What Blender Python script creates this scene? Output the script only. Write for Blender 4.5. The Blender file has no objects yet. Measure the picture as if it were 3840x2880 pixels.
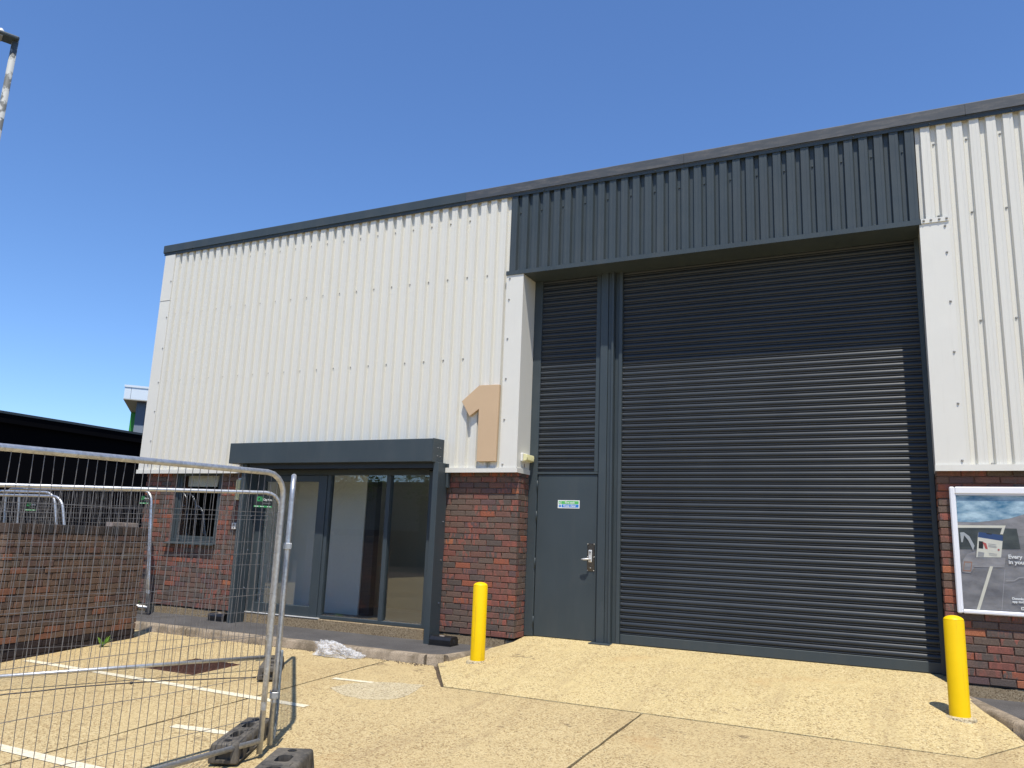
import bpy, bmesh, math, random
from mathutils import Vector, Matrix
from mathutils.geometry import delaunay_2d_cdt
rnd = random.Random(7)
S = bpy.context.scene
COL = S.collection

# ------------------------------------------------------------------ camera, sky, sun, exposure
cam_d = bpy.data.cameras.new('camera'); cam = bpy.data.objects.new('camera', cam_d); COL.objects.link(cam)
cam_d.sensor_width = 36.0; cam_d.lens = 36.0*2960/3840; cam_d.clip_start = 0.05; cam_d.clip_end = 2000
yaw, pit, rol = math.radians(-26.096), math.radians(11.231), math.radians(2.199)
fw = Vector((math.sin(yaw)*math.cos(pit), math.cos(yaw)*math.cos(pit), math.sin(pit)))
r0 = Vector((math.cos(yaw), -math.sin(yaw), 0)); u0 = r0.cross(fw)
cr = r0*math.cos(rol)+u0*math.sin(rol); cu = -r0*math.sin(rol)+u0*math.cos(rol)
cam.matrix_world = Matrix(((cr.x, cu.x, -fw.x, 4.408), (cr.y, cu.y, -fw.y, -9.311), (cr.z, cu.z, -fw.z, 1.183), (0, 0, 0, 1)))
S.camera = cam
S.render.resolution_x = 1024; S.render.resolution_y = 768

SUN = Vector((0.54, -1.0, 2.8)).normalized()
elev = math.asin(SUN.z); azim = math.atan2(SUN.x, SUN.y)
W = bpy.data.worlds.new('World'); S.world = W; W.use_nodes = True
wn = W.node_tree; wn.nodes.clear()
sky = wn.nodes.new('ShaderNodeTexSky'); sky.sky_type = 'NISHITA'; sky.sun_disc = False
sky.sun_elevation = elev; sky.sun_rotation = azim
sky.altitude = 0; sky.air_density = 1.0; sky.dust_density = 0.0; sky.ozone_density = 10.0
bg = wn.nodes.new('ShaderNodeBackground'); bg.inputs[1].default_value = 0.15
wo = wn.nodes.new('ShaderNodeOutputWorld')
hs = wn.nodes.new('ShaderNodeHueSaturation'); hs.inputs['Saturation'].default_value = 1.03; hs.inputs['Hue'].default_value = 0.503
wn.links.new(sky.outputs[0], hs.inputs['Color']); wn.links.new(hs.outputs[0], bg.inputs[0]); wn.links.new(bg.outputs[0], wo.inputs[0])
sl = bpy.data.lights.new('sun', 'SUN'); sl.energy = 4.6; sl.angle = math.radians(0.53); sl.color = (1.0, 0.94, 0.84)
so = bpy.data.objects.new('sun', sl); COL.objects.link(so); so.location = SUN*40
so.rotation_euler = (-SUN).to_track_quat('-Z', 'Y').to_euler()
S.view_settings.view_transform = 'Standard'; S.view_settings.look = 'None'
S.view_settings.gamma = 1; S.view_settings.exposure = 0.30

# ------------------------------------------------------------------ materials
MATS = {}
class NT:
    def __init__(s, name):
        s.m = bpy.data.materials.new(name); s.m.use_nodes = True; s.t = s.m.node_tree; s.t.nodes.clear()
        s.out = s.t.nodes.new('ShaderNodeOutputMaterial'); MATS[name] = s.m
    def n(s, typ, ins=None, **kw):
        nd = s.t.nodes.new(typ)
        for k, v in kw.items(): setattr(nd, k, v)
        for k, v in (ins or {}).items():
            if hasattr(v, 'is_output') or isinstance(v, bpy.types.NodeSocket): s.t.links.new(v, nd.inputs[k])
            else: nd.inputs[k].default_value = v
        return nd
    def pos(s): return s.n('ShaderNodeNewGeometry').outputs['Position']
    def mapping(s, vec, scale): return s.n('ShaderNodeMapping', {'Vector': vec, 'Scale': scale}).outputs[0]
    def noise(s, vec, scale, detail=4, rough=.55): return s.n('ShaderNodeTexNoise', {'Vector': vec, 'Scale': scale, 'Detail': detail, 'Roughness': rough}).outputs['Fac']
    def ramp(s, fac, stops, mode='LINEAR'):
        nd = s.n('ShaderNodeValToRGB', {'Fac': fac}); cr_ = nd.color_ramp; cr_.interpolation = mode
        while len(cr_.elements) < len(stops): cr_.elements.new(.5)
        for e, (p, c) in zip(cr_.elements, stops): e.position = p; e.color = (*c, 1) if len(c) == 3 else c
        return nd.outputs[0]
    def mix(s, fac, a, b, mode='MIX'):
        nd = s.n('ShaderNodeMix', data_type='RGBA', blend_type=mode)
        for k, v in ((0, fac), (6, a), (7, b)):
            if isinstance(v, bpy.types.NodeSocket): s.t.links.new(v, nd.inputs[k])
            else: nd.inputs[k].default_value = v if k == 0 else ((*v, 1) if len(v) == 3 else v)
        return nd.outputs[2]
    def math(s, op, a, b=0., clamp=False):
        nd = s.n('ShaderNodeMath', operation=op, use_clamp=clamp)
        for k, v in ((0, a), (1, b)):
            if isinstance(v, bpy.types.NodeSocket): s.t.links.new(v, nd.inputs[k])
            else: nd.inputs[k].default_value = v
        return nd.outputs[0]
    def bump(s, h, strength=.3, dist=.01): return s.n('ShaderNodeBump', {'Height': h, 'Strength': strength, 'Distance': dist}).outputs[0]
    def bsdf(s, col, rough=.6, metal=0., spec=.5, normal=None, **ins):
        nd = s.n('ShaderNodeBsdfPrincipled')
        for k, v in (('Base Color', col), ('Roughness', rough), ('Metallic', metal), ('Specular IOR Level', spec)):
            if isinstance(v, bpy.types.NodeSocket): s.t.links.new(v, nd.inputs[k])
            elif k == 'Base Color': nd.inputs[k].default_value = (*v, 1)
            else: nd.inputs[k].default_value = v
        for k, v in ins.items(): nd.inputs[k.replace('_', ' ')].default_value = v
        if normal is not None: s.t.links.new(normal, nd.inputs['Normal'])
        s.t.links.new(nd.outputs[0], s.out.inputs[0]); return nd
BW = lambda v: (v, v, v)
def paint(name, col, rough=.5, var=.12, scale=3., spec=.5, metal=0., streak=False, bumpy=.0, smudge=False, grime=None):
    t = NT(name); p = t.pos()
    v = t.noise(t.mapping(p, (6, 6, .6)) if streak else p, scale, 5)
    c = t.mix(1.0, col, t.ramp(v, [(.3, BW(1-var)), (.7, BW(1+var*.6))]), 'MULTIPLY')
    r = t.math('ADD', t.math('MULTIPLY', t.noise(p, scale*4, 3), .16), rough-.08)
    if smudge:      # dust film in soft patches and thin runs
        d = t.math('MULTIPLY', t.ramp(t.noise(t.mapping(p, (2.2, 2.2, .5)), 2.4, 6, .65), [(.46, BW(0)), (.78, BW(1))]), .05)
        c = t.mix(d, c, (.30, .26, .20))
    if grime:       # rain runs and dirt specks
        d = t.ramp(t.noise(t.mapping(p, (9, 9, .45)), 2.0, 6, .7), [(.56, BW(0)), (.80, BW(1))])
        d2 = t.ramp(t.noise(p, 55, 4, .75), [(.66, BW(0)), (.78, BW(1))])
        c = t.mix(t.math('MULTIPLY', d, grime[0]), c, grime[1]); c = t.mix(t.math('MULTIPLY', d2, grime[0]*.8), c, grime[1])
    t.bsdf(c, r, metal, spec, t.bump(t.noise(p, 60, 3), bumpy, .002) if bumpy else None)
    return t.m
paint('white_cladding', (.682, .667, .595), .42, .02, .9, streak=True, grime=(.20, (.40, .37, .28)))
paint('white_trim', (.705, .69, .62), .45, .03, 1.5, grime=(.16, (.40, .37, .28)))
paint('anthracite', (.047, .062, .070), .45, .10, 1.2, spec=.35, bumpy=.05, smudge=True)
paint('anthracite_slat', (.033, .040, .048), .36, .15, .8, spec=.32)
paint('black_wall', (.004, .004, .005), .9, .2, .5, spec=.04)
paint('black_plastic', (.012, .012, .013), .35, .2, 8)
paint('bollard_yellow', (.86, .57, .002), .45, .08, 2.2, spec=.25, bumpy=.25, grime=(.55, (.20, .12, .03)))
paint('gold_number', (.57, .41, .255), .55, .04, 2, spec=.3)
paint('poster_frame_white', (.78, .79, .82), .3, .03, 3)
paint('sign_white', (.80, .82, .78), .4, .03, 9); paint('sign_green', (.10, .48, .12), .4, .05, 9)
paint('sign_blue', (.02, .20, .62), .4, .05, 9); paint('sign_black', (.012, .016, .016), .4, .1, 9)
paint('logo_green', (.04, .30, .09), .4, .1, 9)
paint('lamp_diffuser', (.74, .70, .40), .3, .08, 14); paint('lamp_body', (.75, .74, .70), .4, .05, 9)
paint('interior_white', (.74, .72, .67), .7, .04, 1.5); paint('interior_dark', (.03, .03, .035), .7, .1, 2)
paint('interior_floor', (.20, .18, .16), .5, .15, 2); paint('interior_buff', (.26, .25, .21), .8, .05, 1)
paint('steel', (.55, .55, .54), .25, .08, 12, metal=1.); paint('handle_silver', (.72, .71, .68), .35, .05, 9, metal=.4)
paint('plate_steel', (.22, .21, .20), .22, .1, 12, metal=1.)
paint('office_white', (.76, .82, .84), .4, .03, 1); paint('office_slate', (.075, .095, .13), .4, .05, 1)
paint('office_grey', (.22, .25, .28), .5, .05, 1); paint('office_green', (.05, .36, .05), .5, .05, 1)
paint('roof_grey', (.25, .26, .27), .6, .1, 1); paint('soffit_cream', (.50, .47, .38), .6, .1, 2)
paint('rope_blue', (.20, .23, .25), .8, .25, 60); paint('cable_dark', (.02, .02, .025), .5, .2, 20)
paint('sticker_paper', (.62, .55, .50), .7, .05, 30); paint('ink_dark', (.05, .05, .05), .7, .05, 30)
paint('screw_shade_grey', (.30, .30, .29), .5, .1, 20)  # screws on white cladding; their shadow is put into this grey
paint('sill_white', (.70, .69, .66), .5, .1, 5)
paint('dpc_black', (.02, .02, .02), .7, .2, 10)

def m_fascia():
    t = NT('fascia_weathered'); p = t.pos()
    d = t.noise(t.mapping(p, (1.5, 4, 9)), 3, 6, .7); d2 = t.noise(p, 45, 4, .7)
    f = t.math('MULTIPLY', t.ramp(d, [(.46, BW(0)), (.70, BW(1))]), t.ramp(d2, [(.3, BW(.4)), (.6, BW(1))]))
    t.bsdf(t.mix(f, (.052, .060, .070), (.120, .116, .112)), .6)
m_fascia()
def m_concrete(name, cream, brown, pale, stain=.5, speck=1., marks=False):
    t = NT(name); p = t.pos(); k = lambda c, f: tuple(x*f for x in c)
    vo = t.n('ShaderNodeTexVoronoi', {'Vector': p, 'Scale': 105.}); vr = t.n('ShaderNodeSeparateColor', {'Color': vo.outputs['Color']}).outputs[0]
    vo2 = t.n('ShaderNodeTexVoronoi', {'Vector': p, 'Scale': 58.}); vr2 = t.n('ShaderNodeSeparateColor', {'Color': vo2.outputs['Color']}).outputs[1]
    n1 = t.noise(p, 1.7, 7, .62); n2 = t.noise(p, .5, 5, .6); n3 = t.noise(p, 150, 3, .6); n4 = t.noise(p, 7, 6, .7)
    c = t.ramp(vr, [(.0, pale), (.34, cream), (.68, cream), (.84, brown), (1., k(brown, .66))])
    c = t.mix(t.math('MULTIPLY', t.ramp(vr2, [(.90, BW(0)), (.95, BW(1))]), .6*speck), c, k(brown, .38))
    c = t.mix(t.ramp(n3, [(.4, BW(.0)), (.75, BW(.4))]), c, k(cream, .74))
    c = t.mix(t.ramp(n1, [(.47, BW(0)), (.68, BW(.55))]), c, k(cream, .97))           # fines left over the aggregate
    dirt = t.math('MULTIPLY', t.ramp(n2, [(.44, BW(0)), (.72, BW(1))]), stain)
    c = t.mix(dirt, c, t.mix(.38, c, (.20, .12, .055)))
    c = t.mix(1., c, t.ramp(n4, [(.25, BW(.90)), (.75, BW(1.05))]), 'MULTIPLY')
    if marks:
        ty = t.noise(t.mapping(p, (3.2, .22, 1)), 1.5, 5, .65)                             # worn wheel tracks
        c = t.mix(t.math('MULTIPLY', t.ramp(ty, [(.54, BW(0)), (.72, BW(1))]), .30), c, (.24, .165, .095))
        oi = t.n('ShaderNodeTexVoronoi', {'Vector': t.n('ShaderNodeVectorMath', {0: p, 1: t.n('ShaderNodeTexNoise', {'Vector': p, 'Scale': 5.}).outputs['Color']}, operation='ADD').outputs[0], 'Scale': 1.15}).outputs['Distance']
        c = t.mix(t.math('MULTIPLY', t.ramp(oi, [(.05, BW(1)), (.13, BW(0))]), .55), c, (.085, .06, .04))
        sp = t.n('ShaderNodeTexVoronoi', {'Vector': p, 'Scale': 4.2}).outputs['Distance']
        c = t.mix(t.math('MULTIPLY', t.ramp(sp, [(.035, BW(1)), (.07, BW(0))]), .6), c, (.09, .065, .045))
        ru = t.ramp(t.noise(p, .9, 5, .7), [(.60, BW(0)), (.75, BW(1))]); c = t.mix(t.math('MULTIPLY', ru, .35), c, (.40, .22, .08))
    h = t.math('ADD', vo.outputs['Distance'], t.math('MULTIPLY', n3, .6))
    t.bsdf(c, .88, 0, .25, t.bump(h, .4, .005))
m_concrete('yard_concrete', (.50, .39, .200), (.31, .205, .093), (.60, .50, .29), .55, marks=True)
m_concrete('apron_concrete', (.55, .44, .218), (.36, .245, .108), (.64, .54, .32), .25, marks=True)
m_concrete('cement_patch', (.50, .425, .27), (.29, .22, .13), (.58, .52, .37), .2)
m_concrete('plinth_concrete', (.30, .23, .14), (.17, .12, .07), (.42, .34, .22), .4, .6)
def m_kerb():
    t = NT('kerb_concrete'); p = t.pos()
    a = t.noise(p, 5, 6, .7); b = t.noise(p, 90, 4, .7); z = t.n('ShaderNodeSeparateXYZ', {'Vector': t.n('ShaderNodeNewGeometry').outputs['Normal']}).outputs[2]
    c = t.ramp(b, [(.3, (.18, .145, .105)), (.5, (.32, .26, .19)), (.7, (.43, .36, .28))])
    c = t.mix(t.ramp(a, [(.42, BW(0)), (.62, BW(.85))]), c, t.mix(b, (.06, .05, .035), (.2, .16, .11)))
    t.bsdf(c, .9, 0, .2, t.bump(b, .7, .006))
m_kerb()
def m_asphalt():
    t = NT('asphalt'); p = t.pos()
    a = t.noise(p, 140, 3, .7); b = t.noise(p, 1.6, 5, .6)
    c = t.mix(1., t.ramp(a, [(.3, BW(.045)), (.55, (.085, .08, .078)), (.75, (.17, .16, .15))]), t.ramp(b, [(.3, BW(.75)), (.7, BW(1.25))]), 'MULTIPLY')
    t.bsdf(c, .85, 0, .3, t.bump(a, .6, .004))
    t = NT('joint_dirt'); p = t.pos(); a = t.noise(p, 60, 4)
    t.bsdf(t.ramp(a, [(.3, (.035, .024, .016)), (.7, (.12, .085, .055))]), .95)
m_asphalt()
def m_line():
    t = NT('line_paint'); p = t.pos(); a = t.noise(p, 28, 6, .75); b = t.noise(p, 120, 3)
    c = t.mix(t.ramp(a, [(.48, BW(0)), (.68, BW(.75))]), (.66, .61, .46), (.44, .32, .17))
    t.bsdf(c, .85, 0, .3, t.bump(b, .4, .003))
m_line()
def m_brick(name, cols, patch, tone=1., patchy=.5):
    t = NT(name); g = t.n('ShaderNodeNewGeometry'); p = g.outputs['Position']
    r = t.math('FRACT', t.math('ADD', t.n('ShaderNodeObjectInfo').outputs['Random'], g.outputs['Random Per Island']))
    r2 = t.math('FRACT', t.math('MULTIPLY', r, 17.3)); r3 = t.math('FRACT', t.math('MULTIPLY', r, 41.7))
    base = t.ramp(r, cols, 'CONSTANT')
    off = t.n('ShaderNodeVectorMath', {0: p, 1: t.n('ShaderNodeCombineXYZ', {0: t.math('MULTIPLY', r2, 30.), 1: t.math('MULTIPLY', r3, 30.)}).outputs[0]}, operation='ADD').outputs[0]
    st = t.noise(t.mapping(off, (13, 13, 4)), 1.6, 3, .5)
    big = t.math('MULTIPLY', t.ramp(st, [(.50, BW(0)), (.58, BW(1))]), t.math('MULTIPLY', t.ramp(r2, [(.25, BW(0)), (.6, BW(1))]), patchy*1.5, True))
    c = t.mix(big, base, t.mix(r3, patch[0], patch[1]))
    fine = t.noise(p, 85, 5, .7); pits = t.n('ShaderNodeTexVoronoi', {'Vector': p, 'Scale': 75.}).outputs['Distance']
    c = t.mix(1., c, t.ramp(fine, [(.3, BW(.62*tone)), (.7, BW(1.35*tone))]), 'MULTIPLY')
    pit = t.math('MULTIPLY', t.ramp(pits, [(.10, BW(1)), (.22, BW(0))]), t.ramp(t.noise(p, 22, 2), [(.5, BW(0)), (.6, BW(.9))]))
    c = t.mix(pit, c, (.012, .009, .008))
    h = t.math('SUBTRACT', fine, t.math('MULTIPLY', pit, 1.5))
    t.bsdf(c, .85, 0, .25, t.bump(h, .5, .004))
RED = [(0., (.118, .086, .068)), (.22, (.092, .072, .062)), (.44, (.135, .085, .066)), (.60, (.150, .078, .060)), (.72, (.180, .075, .058)), (.82, (.110, .070, .066)), (.92, (.25, .085, .050)), (.975, (.31, .115, .060))]
m_brick('brick_multi', RED, ((.26, .085, .062), (.105, .085, .072)), 1.12, .75)
BRN = [(0., (.150, .102, .074)), (.25, (.120, .086, .068)), (.5, (.165, .108, .076)), (.7, (.130, .082, .066)), (.86, (.225, .105, .066)), (.95, (.14, .110, .085))]
m_brick('brick_brown', BRN, ((.21, .11, .07), (.13, .10, .075)), 1., .5)
m_brick('brick_plum', [(0., (.030, .024, .026)), (.5, (.040, .030, .030))], ((.05, .04, .035), (.03, .025, .025)), 1., .2)
m_brick('brick_blue', [(0., (.060, .050, .045)), (.4, (.085, .062, .050)), (.8, (.055, .055, .058))], ((.10, .075, .06), (.05, .045, .045)), 1., .4)
m_brick('brick_grey', [(0., (.34, .27, .22)), (.5, (.30, .25, .22))], ((.42, .36, .30), (.25, .2, .17)), 1., .5)
def m_mortar():
    t = NT('mortar'); p = t.pos(); a = t.noise(p, 6, 4); b = t.noise(p, 110, 3)
    c = t.mix(1., t.ramp(a, [(.3, (.16, .095, .072)), (.7, (.30, .185, .14))]), t.ramp(b, [(.3, BW(.7)), (.7, BW(1.2))]), 'MULTIPLY')
    t.bsdf(c, .95, 0, .1, t.bump(b, .6, .004))
    t = NT('mortar_dark'); p = t.pos(); b = t.noise(p, 60, 3)
    t.bsdf(t.ramp(b, [(.3, (.035, .026, .02)), (.7, (.10, .075, .055))]), .95, 0, .1)
m_mortar()
def m_galv():
    t = NT('galvanised'); p = t.pos(); a = t.noise(p, 7, 6, .7); b = t.n('ShaderNodeTexVoronoi', {'Vector': p, 'Scale': 55.}).outputs['Color']
    bb = t.n('ShaderNodeSeparateColor', {'Color': b}).outputs[0]
    c = t.mix(1., t.ramp(a, [(.3, (.40, .41, .42)), (.7, (.62, .63, .63))]), t.ramp(bb, [(0., BW(.85)), (1., BW(1.1))]), 'MULTIPLY')
    t.bsdf(c, t.ramp(a, [(.3, BW(.50)), (.7, BW(.33))]), .78, .5)
    t = NT('wire'); p = t.pos(); a = t.noise(p, 20, 3)
    t.bsdf(t.ramp(a, [(.3, (.13, .125, .125)), (.7, (.25, .24, .235))]), .5, .4, .5)
m_galv()
def m_rubber():
    t = NT('grey_block'); p = t.pos(); a = t.noise(p, 6, 6, .7); b = t.noise(t.mapping(p, (30, 30, 4)), 1, 4, .6); c2 = t.noise(p, 140, 3)
    c = t.mix(t.ramp(a, [(.35, BW(0)), (.65, BW(.85))]), (.055, .052, .048), (.16, .14, .11))
    c = t.mix(t.ramp(b, [(.5, BW(0)), (.7, BW(.4))]), c, (.21, .19, .15))
    t.bsdf(c, .75, 0, .3, t.bump(c2, .3, .003))
m_rubber()
def m_glass(name='glass', ior=1.62, tint=(.80, .84, .82), extra=0.0):
    t = NT(name); f0 = ((ior-1)/(ior+1))**2; fc = t.n('ShaderNodeLayerWeight', {'Blend': .5}).outputs['Facing']
    f = t.math('ADD', t.math('MULTIPLY', t.math('POWER', fc, 5.), 1-f0), f0)
    gl = t.n('ShaderNodeBsdfGlossy', {'Color': (.95, .97, 1, 1), 'Roughness': 0.0}); tr = t.n('ShaderNodeBsdfTransparent', {'Color': (*tint, 1)})
    f = t.math('ADD', f, extra, True)
    mx = t.n('ShaderNodeMixShader', {0: f, 1: tr.outputs[0], 2: gl.outputs[0]}); t.t.links.new(mx.outputs[0], t.out.inputs[0])
m_glass('glass', 1.80, (.93, .95, .94)); m_glass('poster_glazing', 1.18, (.98, .985, .985))
def m_plastic():
    t = NT('clear_plastic'); p = t.pos(); a = t.noise(p, 30, 5, .7)
    pr_ = t.n('ShaderNodeBsdfPrincipled', {'Base Color': (.86, .87, .88, 1), 'Roughness': .22, 'Specular IOR Level': .9, 'Normal': t.bump(a, .9, .02)})
    tr = t.n('ShaderNodeBsdfTransparent', {'Color': (.95, .95, .95, 1)})
    f = t.ramp(t.noise(p, 22, 5, .7), [(.35, BW(.10)), (.70, BW(.62))])
    mx = t.n('ShaderNodeMixShader', {0: f, 1: tr.outputs[0], 2: pr_.outputs[0]}); t.t.links.new(mx.outputs[0], t.out.inputs[0])
m_plastic()
def m_lobby_fill():
    t = NT('lobby_fill_sheet'); tl = t.n('ShaderNodeBsdfTranslucent', {'Color': (.88, .88, .86, 1)}); t.t.links.new(tl.outputs[0], t.out.inputs[0])  # diffusing sheet for the roof opening added to light the lobby
m_lobby_fill()
def m_rust():
    t = NT('rusty_iron'); p = t.pos(); a = t.noise(p, 25, 5, .7)
    t.bsdf(t.ramp(a, [(.3, (.060, .028, .020)), (.7, (.13, .062, .042))]), .8, .3, .4, t.bump(a, .3, .003))
m_rust()
def m_leaf(name, a_, b_):
    t = NT(name); g = t.n('ShaderNodeNewGeometry'); r = g.outputs['Random Per Island']
    d = t.n('ShaderNodeBsdfPrincipled', {'Base Color': t.ramp(r, [(0., a_), (1., b_)]), 'Roughness': .55})
    tl = t.n('ShaderNodeBsdfTranslucent', {'Color': t.ramp(r, [(0., tuple(x*1.5 for x in a_)), (1., tuple(x*1.5 for x in b_))])})
    mx = t.n('ShaderNodeMixShader', {0: .35, 1: d.outputs[0], 2: tl.outputs[0]}); t.t.links.new(mx.outputs[0], t.out.inputs[0])
m_leaf('leaf_green', (.035, .070, .015), (.095, .15, .035)); m_leaf('weed_green', (.10, .22, .03), (.22, .38, .07))
paint('bark', (.10, .075, .055), .9, .3, 6)
def m_denim(name, c1, c2, fold=4., weave=.25):
    t = NT(name); p = t.pos()
    q = t.mapping(p, (1., 1., 2.2)); a = t.noise(q, fold, 5, .6); w = t.n('ShaderNodeTexWave', {'Vector': t.mapping(p, (1, 1, .6)), 'Scale': 55., 'Distortion': 6., 'Detail': 3.}).outputs['Fac']
    c = t.mix(t.ramp(a, [(.32, BW(0)), (.68, BW(1))]), c1, c2)
    c = t.mix(weave, c, t.ramp(w, [(0., BW(.55)), (1., BW(1.25))]), 'MULTIPLY')
    t.bsdf(c, .5)
m_denim('print_blue_shirt', (.05, .19, .33), (.55, .72, .80), 5.5, .4)
m_denim('print_grey_denim', (.14, .137, .145), (.30, .293, .298), 4.)
m_denim('print_mid_denim', (.20, .193, .20), (.37, .36, .365), 5.)
m_denim('print_dark_pocket', (.04, .05, .052), (.09, .105, .10), 5.)
for nm, c in dict(print_cream=(.72, .69, .58), print_navy=(.035, .075, .19), print_screen=(.70, .68, .58), print_red=(.50, .10, .09), print_grey=(.33, .33, .33), print_black=(.02, .02, .022), print_white=(.80, .80, .78), print_chrome=(.42, .44, .45), print_rust=(.34, .17, .10), print_stitch=(.42, .41, .42)).items():
    paint(nm, c, .45, .04, 12)

# ------------------------------------------------------------------ mesh helpers
class MB:
    def __init__(s): s.v = []; s.f = []
    def add(s, vs, fs):
        o = len(s.v); s.v += [tuple(v) for v in vs]; s.f += [tuple(i+o for i in f) for f in fs]; return s
    def box(s, x0, x1, y0, y1, z0, z1):
        vs = [(x, y, z) for z in (z0, z1) for y in (y0, y1) for x in (x0, x1)]
        return s.add(vs, [(0, 2, 3, 1), (4, 5, 7, 6), (0, 1, 5, 4), (2, 6, 7, 3), (0, 4, 6, 2), (1, 3, 7, 5)])
    def prism_y(s, poly, y0, y1):          # polygon in x,z extruded along y
        n = len(poly); a = [(x, y0, z) for x, z in poly]; b = [(x, y1, z) for x, z in poly]
        ar = sum(poly[i][0]*poly[(i+1) % n][1]-poly[(i+1) % n][0]*poly[i][1] for i in range(n))
        f = [tuple(range(n)), tuple(range(2*n-1, n-1, -1))]+[(i, i+n, (i+1) % n+n, (i+1) % n) for i in range(n)]
        if (ar < 0): f = [t[::-1] for t in f]
        return s.add(a+b, f)
    def prism_x(s, poly, x0, x1):          # polygon in y,z extruded along x
        n = len(poly); a = [(x0, y, z) for y, z in poly]; b = [(x1, y, z) for y, z in poly]
        ar = sum(poly[i][0]*poly[(i+1) % n][1]-poly[(i+1) % n][0]*poly[i][1] for i in range(n))
        f = [tuple(range(n-1, -1, -1)), tuple(range(n, 2*n))]+[(i, (i+1) % n, (i+1) % n+n, i+n) for i in range(n)]
        if ar < 0: f = [t[::-1] for t in f]
        return s.add(a+b, f)
    def prism_z(s, poly, z0, z1):          # polygon in x,y ; z may be callables
        n = len(poly); zf0 = z0 if callable(z0) else (lambda x, y: z0); zf1 = z1 if callable(z1) else (lambda x, y: z1)
        ar = sum(poly[i][0]*poly[(i+1) % n][1]-poly[(i+1) % n][0]*poly[i][1] for i in range(n))
        if ar < 0: poly = poly[::-1]
        a = [(x, y, zf0(x, y)) for x, y in poly]; b = [(x, y, zf1(x, y)) for x, y in poly]
        return s.add(a+b, [tuple(range(n-1, -1, -1)), tuple(range(n, 2*n))]+[(i, (i+1) % n, (i+1) % n+n, i+n) for i in range(n)])
    def tube(s, pts, r, n=8, cap=True):
        pts = [Vector(p) for p in pts]; rings = []; up = None
        for i, p in enumerate(pts):
            d = (pts[min(i+1, len(pts)-1)]-pts[max(i-1, 0)]).normalized()
            if up is None: up = d.orthogonal().normalized()
            else: up = (up-d*up.dot(d)).normalized()
            b = d.cross(up); rr = r[i] if isinstance(r, (list, tuple)) else r
            rings.append([p+(up*math.cos(2*math.pi*k/n)+b*math.sin(2*math.pi*k/n))*rr for k in range(n)])
        vs = [v for R_ in rings for v in R_]; fs = []
        for i in range(len(pts)-1):
            for k in range(n): fs.append((i*n+k, i*n+(k+1) % n, (i+1)*n+(k+1) % n, (i+1)*n+k))
        if cap: fs += [tuple(range(n-1, -1, -1)), tuple(range((len(pts)-1)*n, len(pts)*n))]
        return s.add(vs, fs)
    def lathe(s, prof, n=24, c=(0, 0, 0)):
        vs = [(c[0]+r*math.cos(2*math.pi*k/n), c[1]+r*math.sin(2*math.pi*k/n), c[2]+z) for r, z in prof for k in range(n)]
        fs = [(i*n+k, i*n+(k+1) % n, (i+1)*n+(k+1) % n, (i+1)*n+k) for i in range(len(prof)-1) for k in range(n)]
        fs += [tuple(range(n-1, -1, -1)), tuple(range((len(prof)-1)*n, len(prof)*n))]
        return s.add(vs, fs)
    def mesh(s, name, mat, smooth=False):
        me = bpy.data.meshes.new(name); me.from_pydata(s.v, [], s.f); me.update()
        if mat: me.materials.append(MATS[mat])
        if smooth:
            for p in me.polygons: p.use_smooth = True
        return me
    def build(s, name, mat, parent=None, smooth=False, bevel=0., seg=2, angle=None):
        me = s.mesh(name, mat, smooth)
        if bevel:
            bm = bmesh.new(); bm.from_mesh(me); bmesh.ops.remove_doubles(bm, verts=bm.verts, dist=1e-5)
            es = [e for e in bm.edges if len(e.link_faces) == 2 and e.calc_face_angle(0) > .5]
            bmesh.ops.bevel(bm, geom=es, offset=bevel, segments=seg, affect='EDGES', profile=.5, clamp_overlap=True)
            bm.to_mesh(me); bm.free()
        if angle is not None:
            for p in me.polygons: p.use_smooth = True
            me.set_sharp_from_angle(angle=math.radians(angle))
        return link(name, me, parent)
def link(name, data, parent=None):
    o = bpy.data.objects.new(name, data); COL.objects.link(o)
    if parent: o.parent = parent
    return o
def empty(name, loc=(0, 0, 0), rz=0.): 
    o = link(name, None); o.location = loc; o.rotation_euler.z = rz; o.empty_display_size = .2; return o
def tag(o, label=None, cat=None, group=None, kind=None):
    if label: o['label'] = label
    if cat: o['category'] = cat
    if group: o['group'] = group
    if kind: o['kind'] = kind
    return o
def box(name, mat, parent, x0, x1, y0, y1, z0, z1, bevel=0., seg=1):
    return MB().box(x0, x1, y0, y1, z0, z1).build(name, mat, parent, bevel=bevel, seg=seg)
def text(name, s_, size, mat, parent, loc, rot=(math.pi/2, 0, 0), ext=.0006, bold=0., sx=1., align='LEFT', shear=0.):
    cu_ = bpy.data.curves.new('lettering', 'FONT'); cu_.body = s_; cu_.size = size; cu_.extrude = ext; cu_.offset = bold; cu_.align_x = align; cu_.shear = shear; cu_.resolution_u = 3
    o = bpy.data.objects.new('lettering', cu_); COL.objects.link(o); bpy.context.view_layer.update()
    me = bpy.data.meshes.new_from_object(o.evaluated_get(bpy.context.evaluated_depsgraph_get()))
    bpy.data.objects.remove(o); bpy.data.curves.remove(cu_)
    me.materials.clear(); me.materials.append(MATS[mat])
    r = link(name, me, parent); r.location = loc; r.rotation_euler = rot; r.scale = (sx, 1, 1); return r

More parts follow.
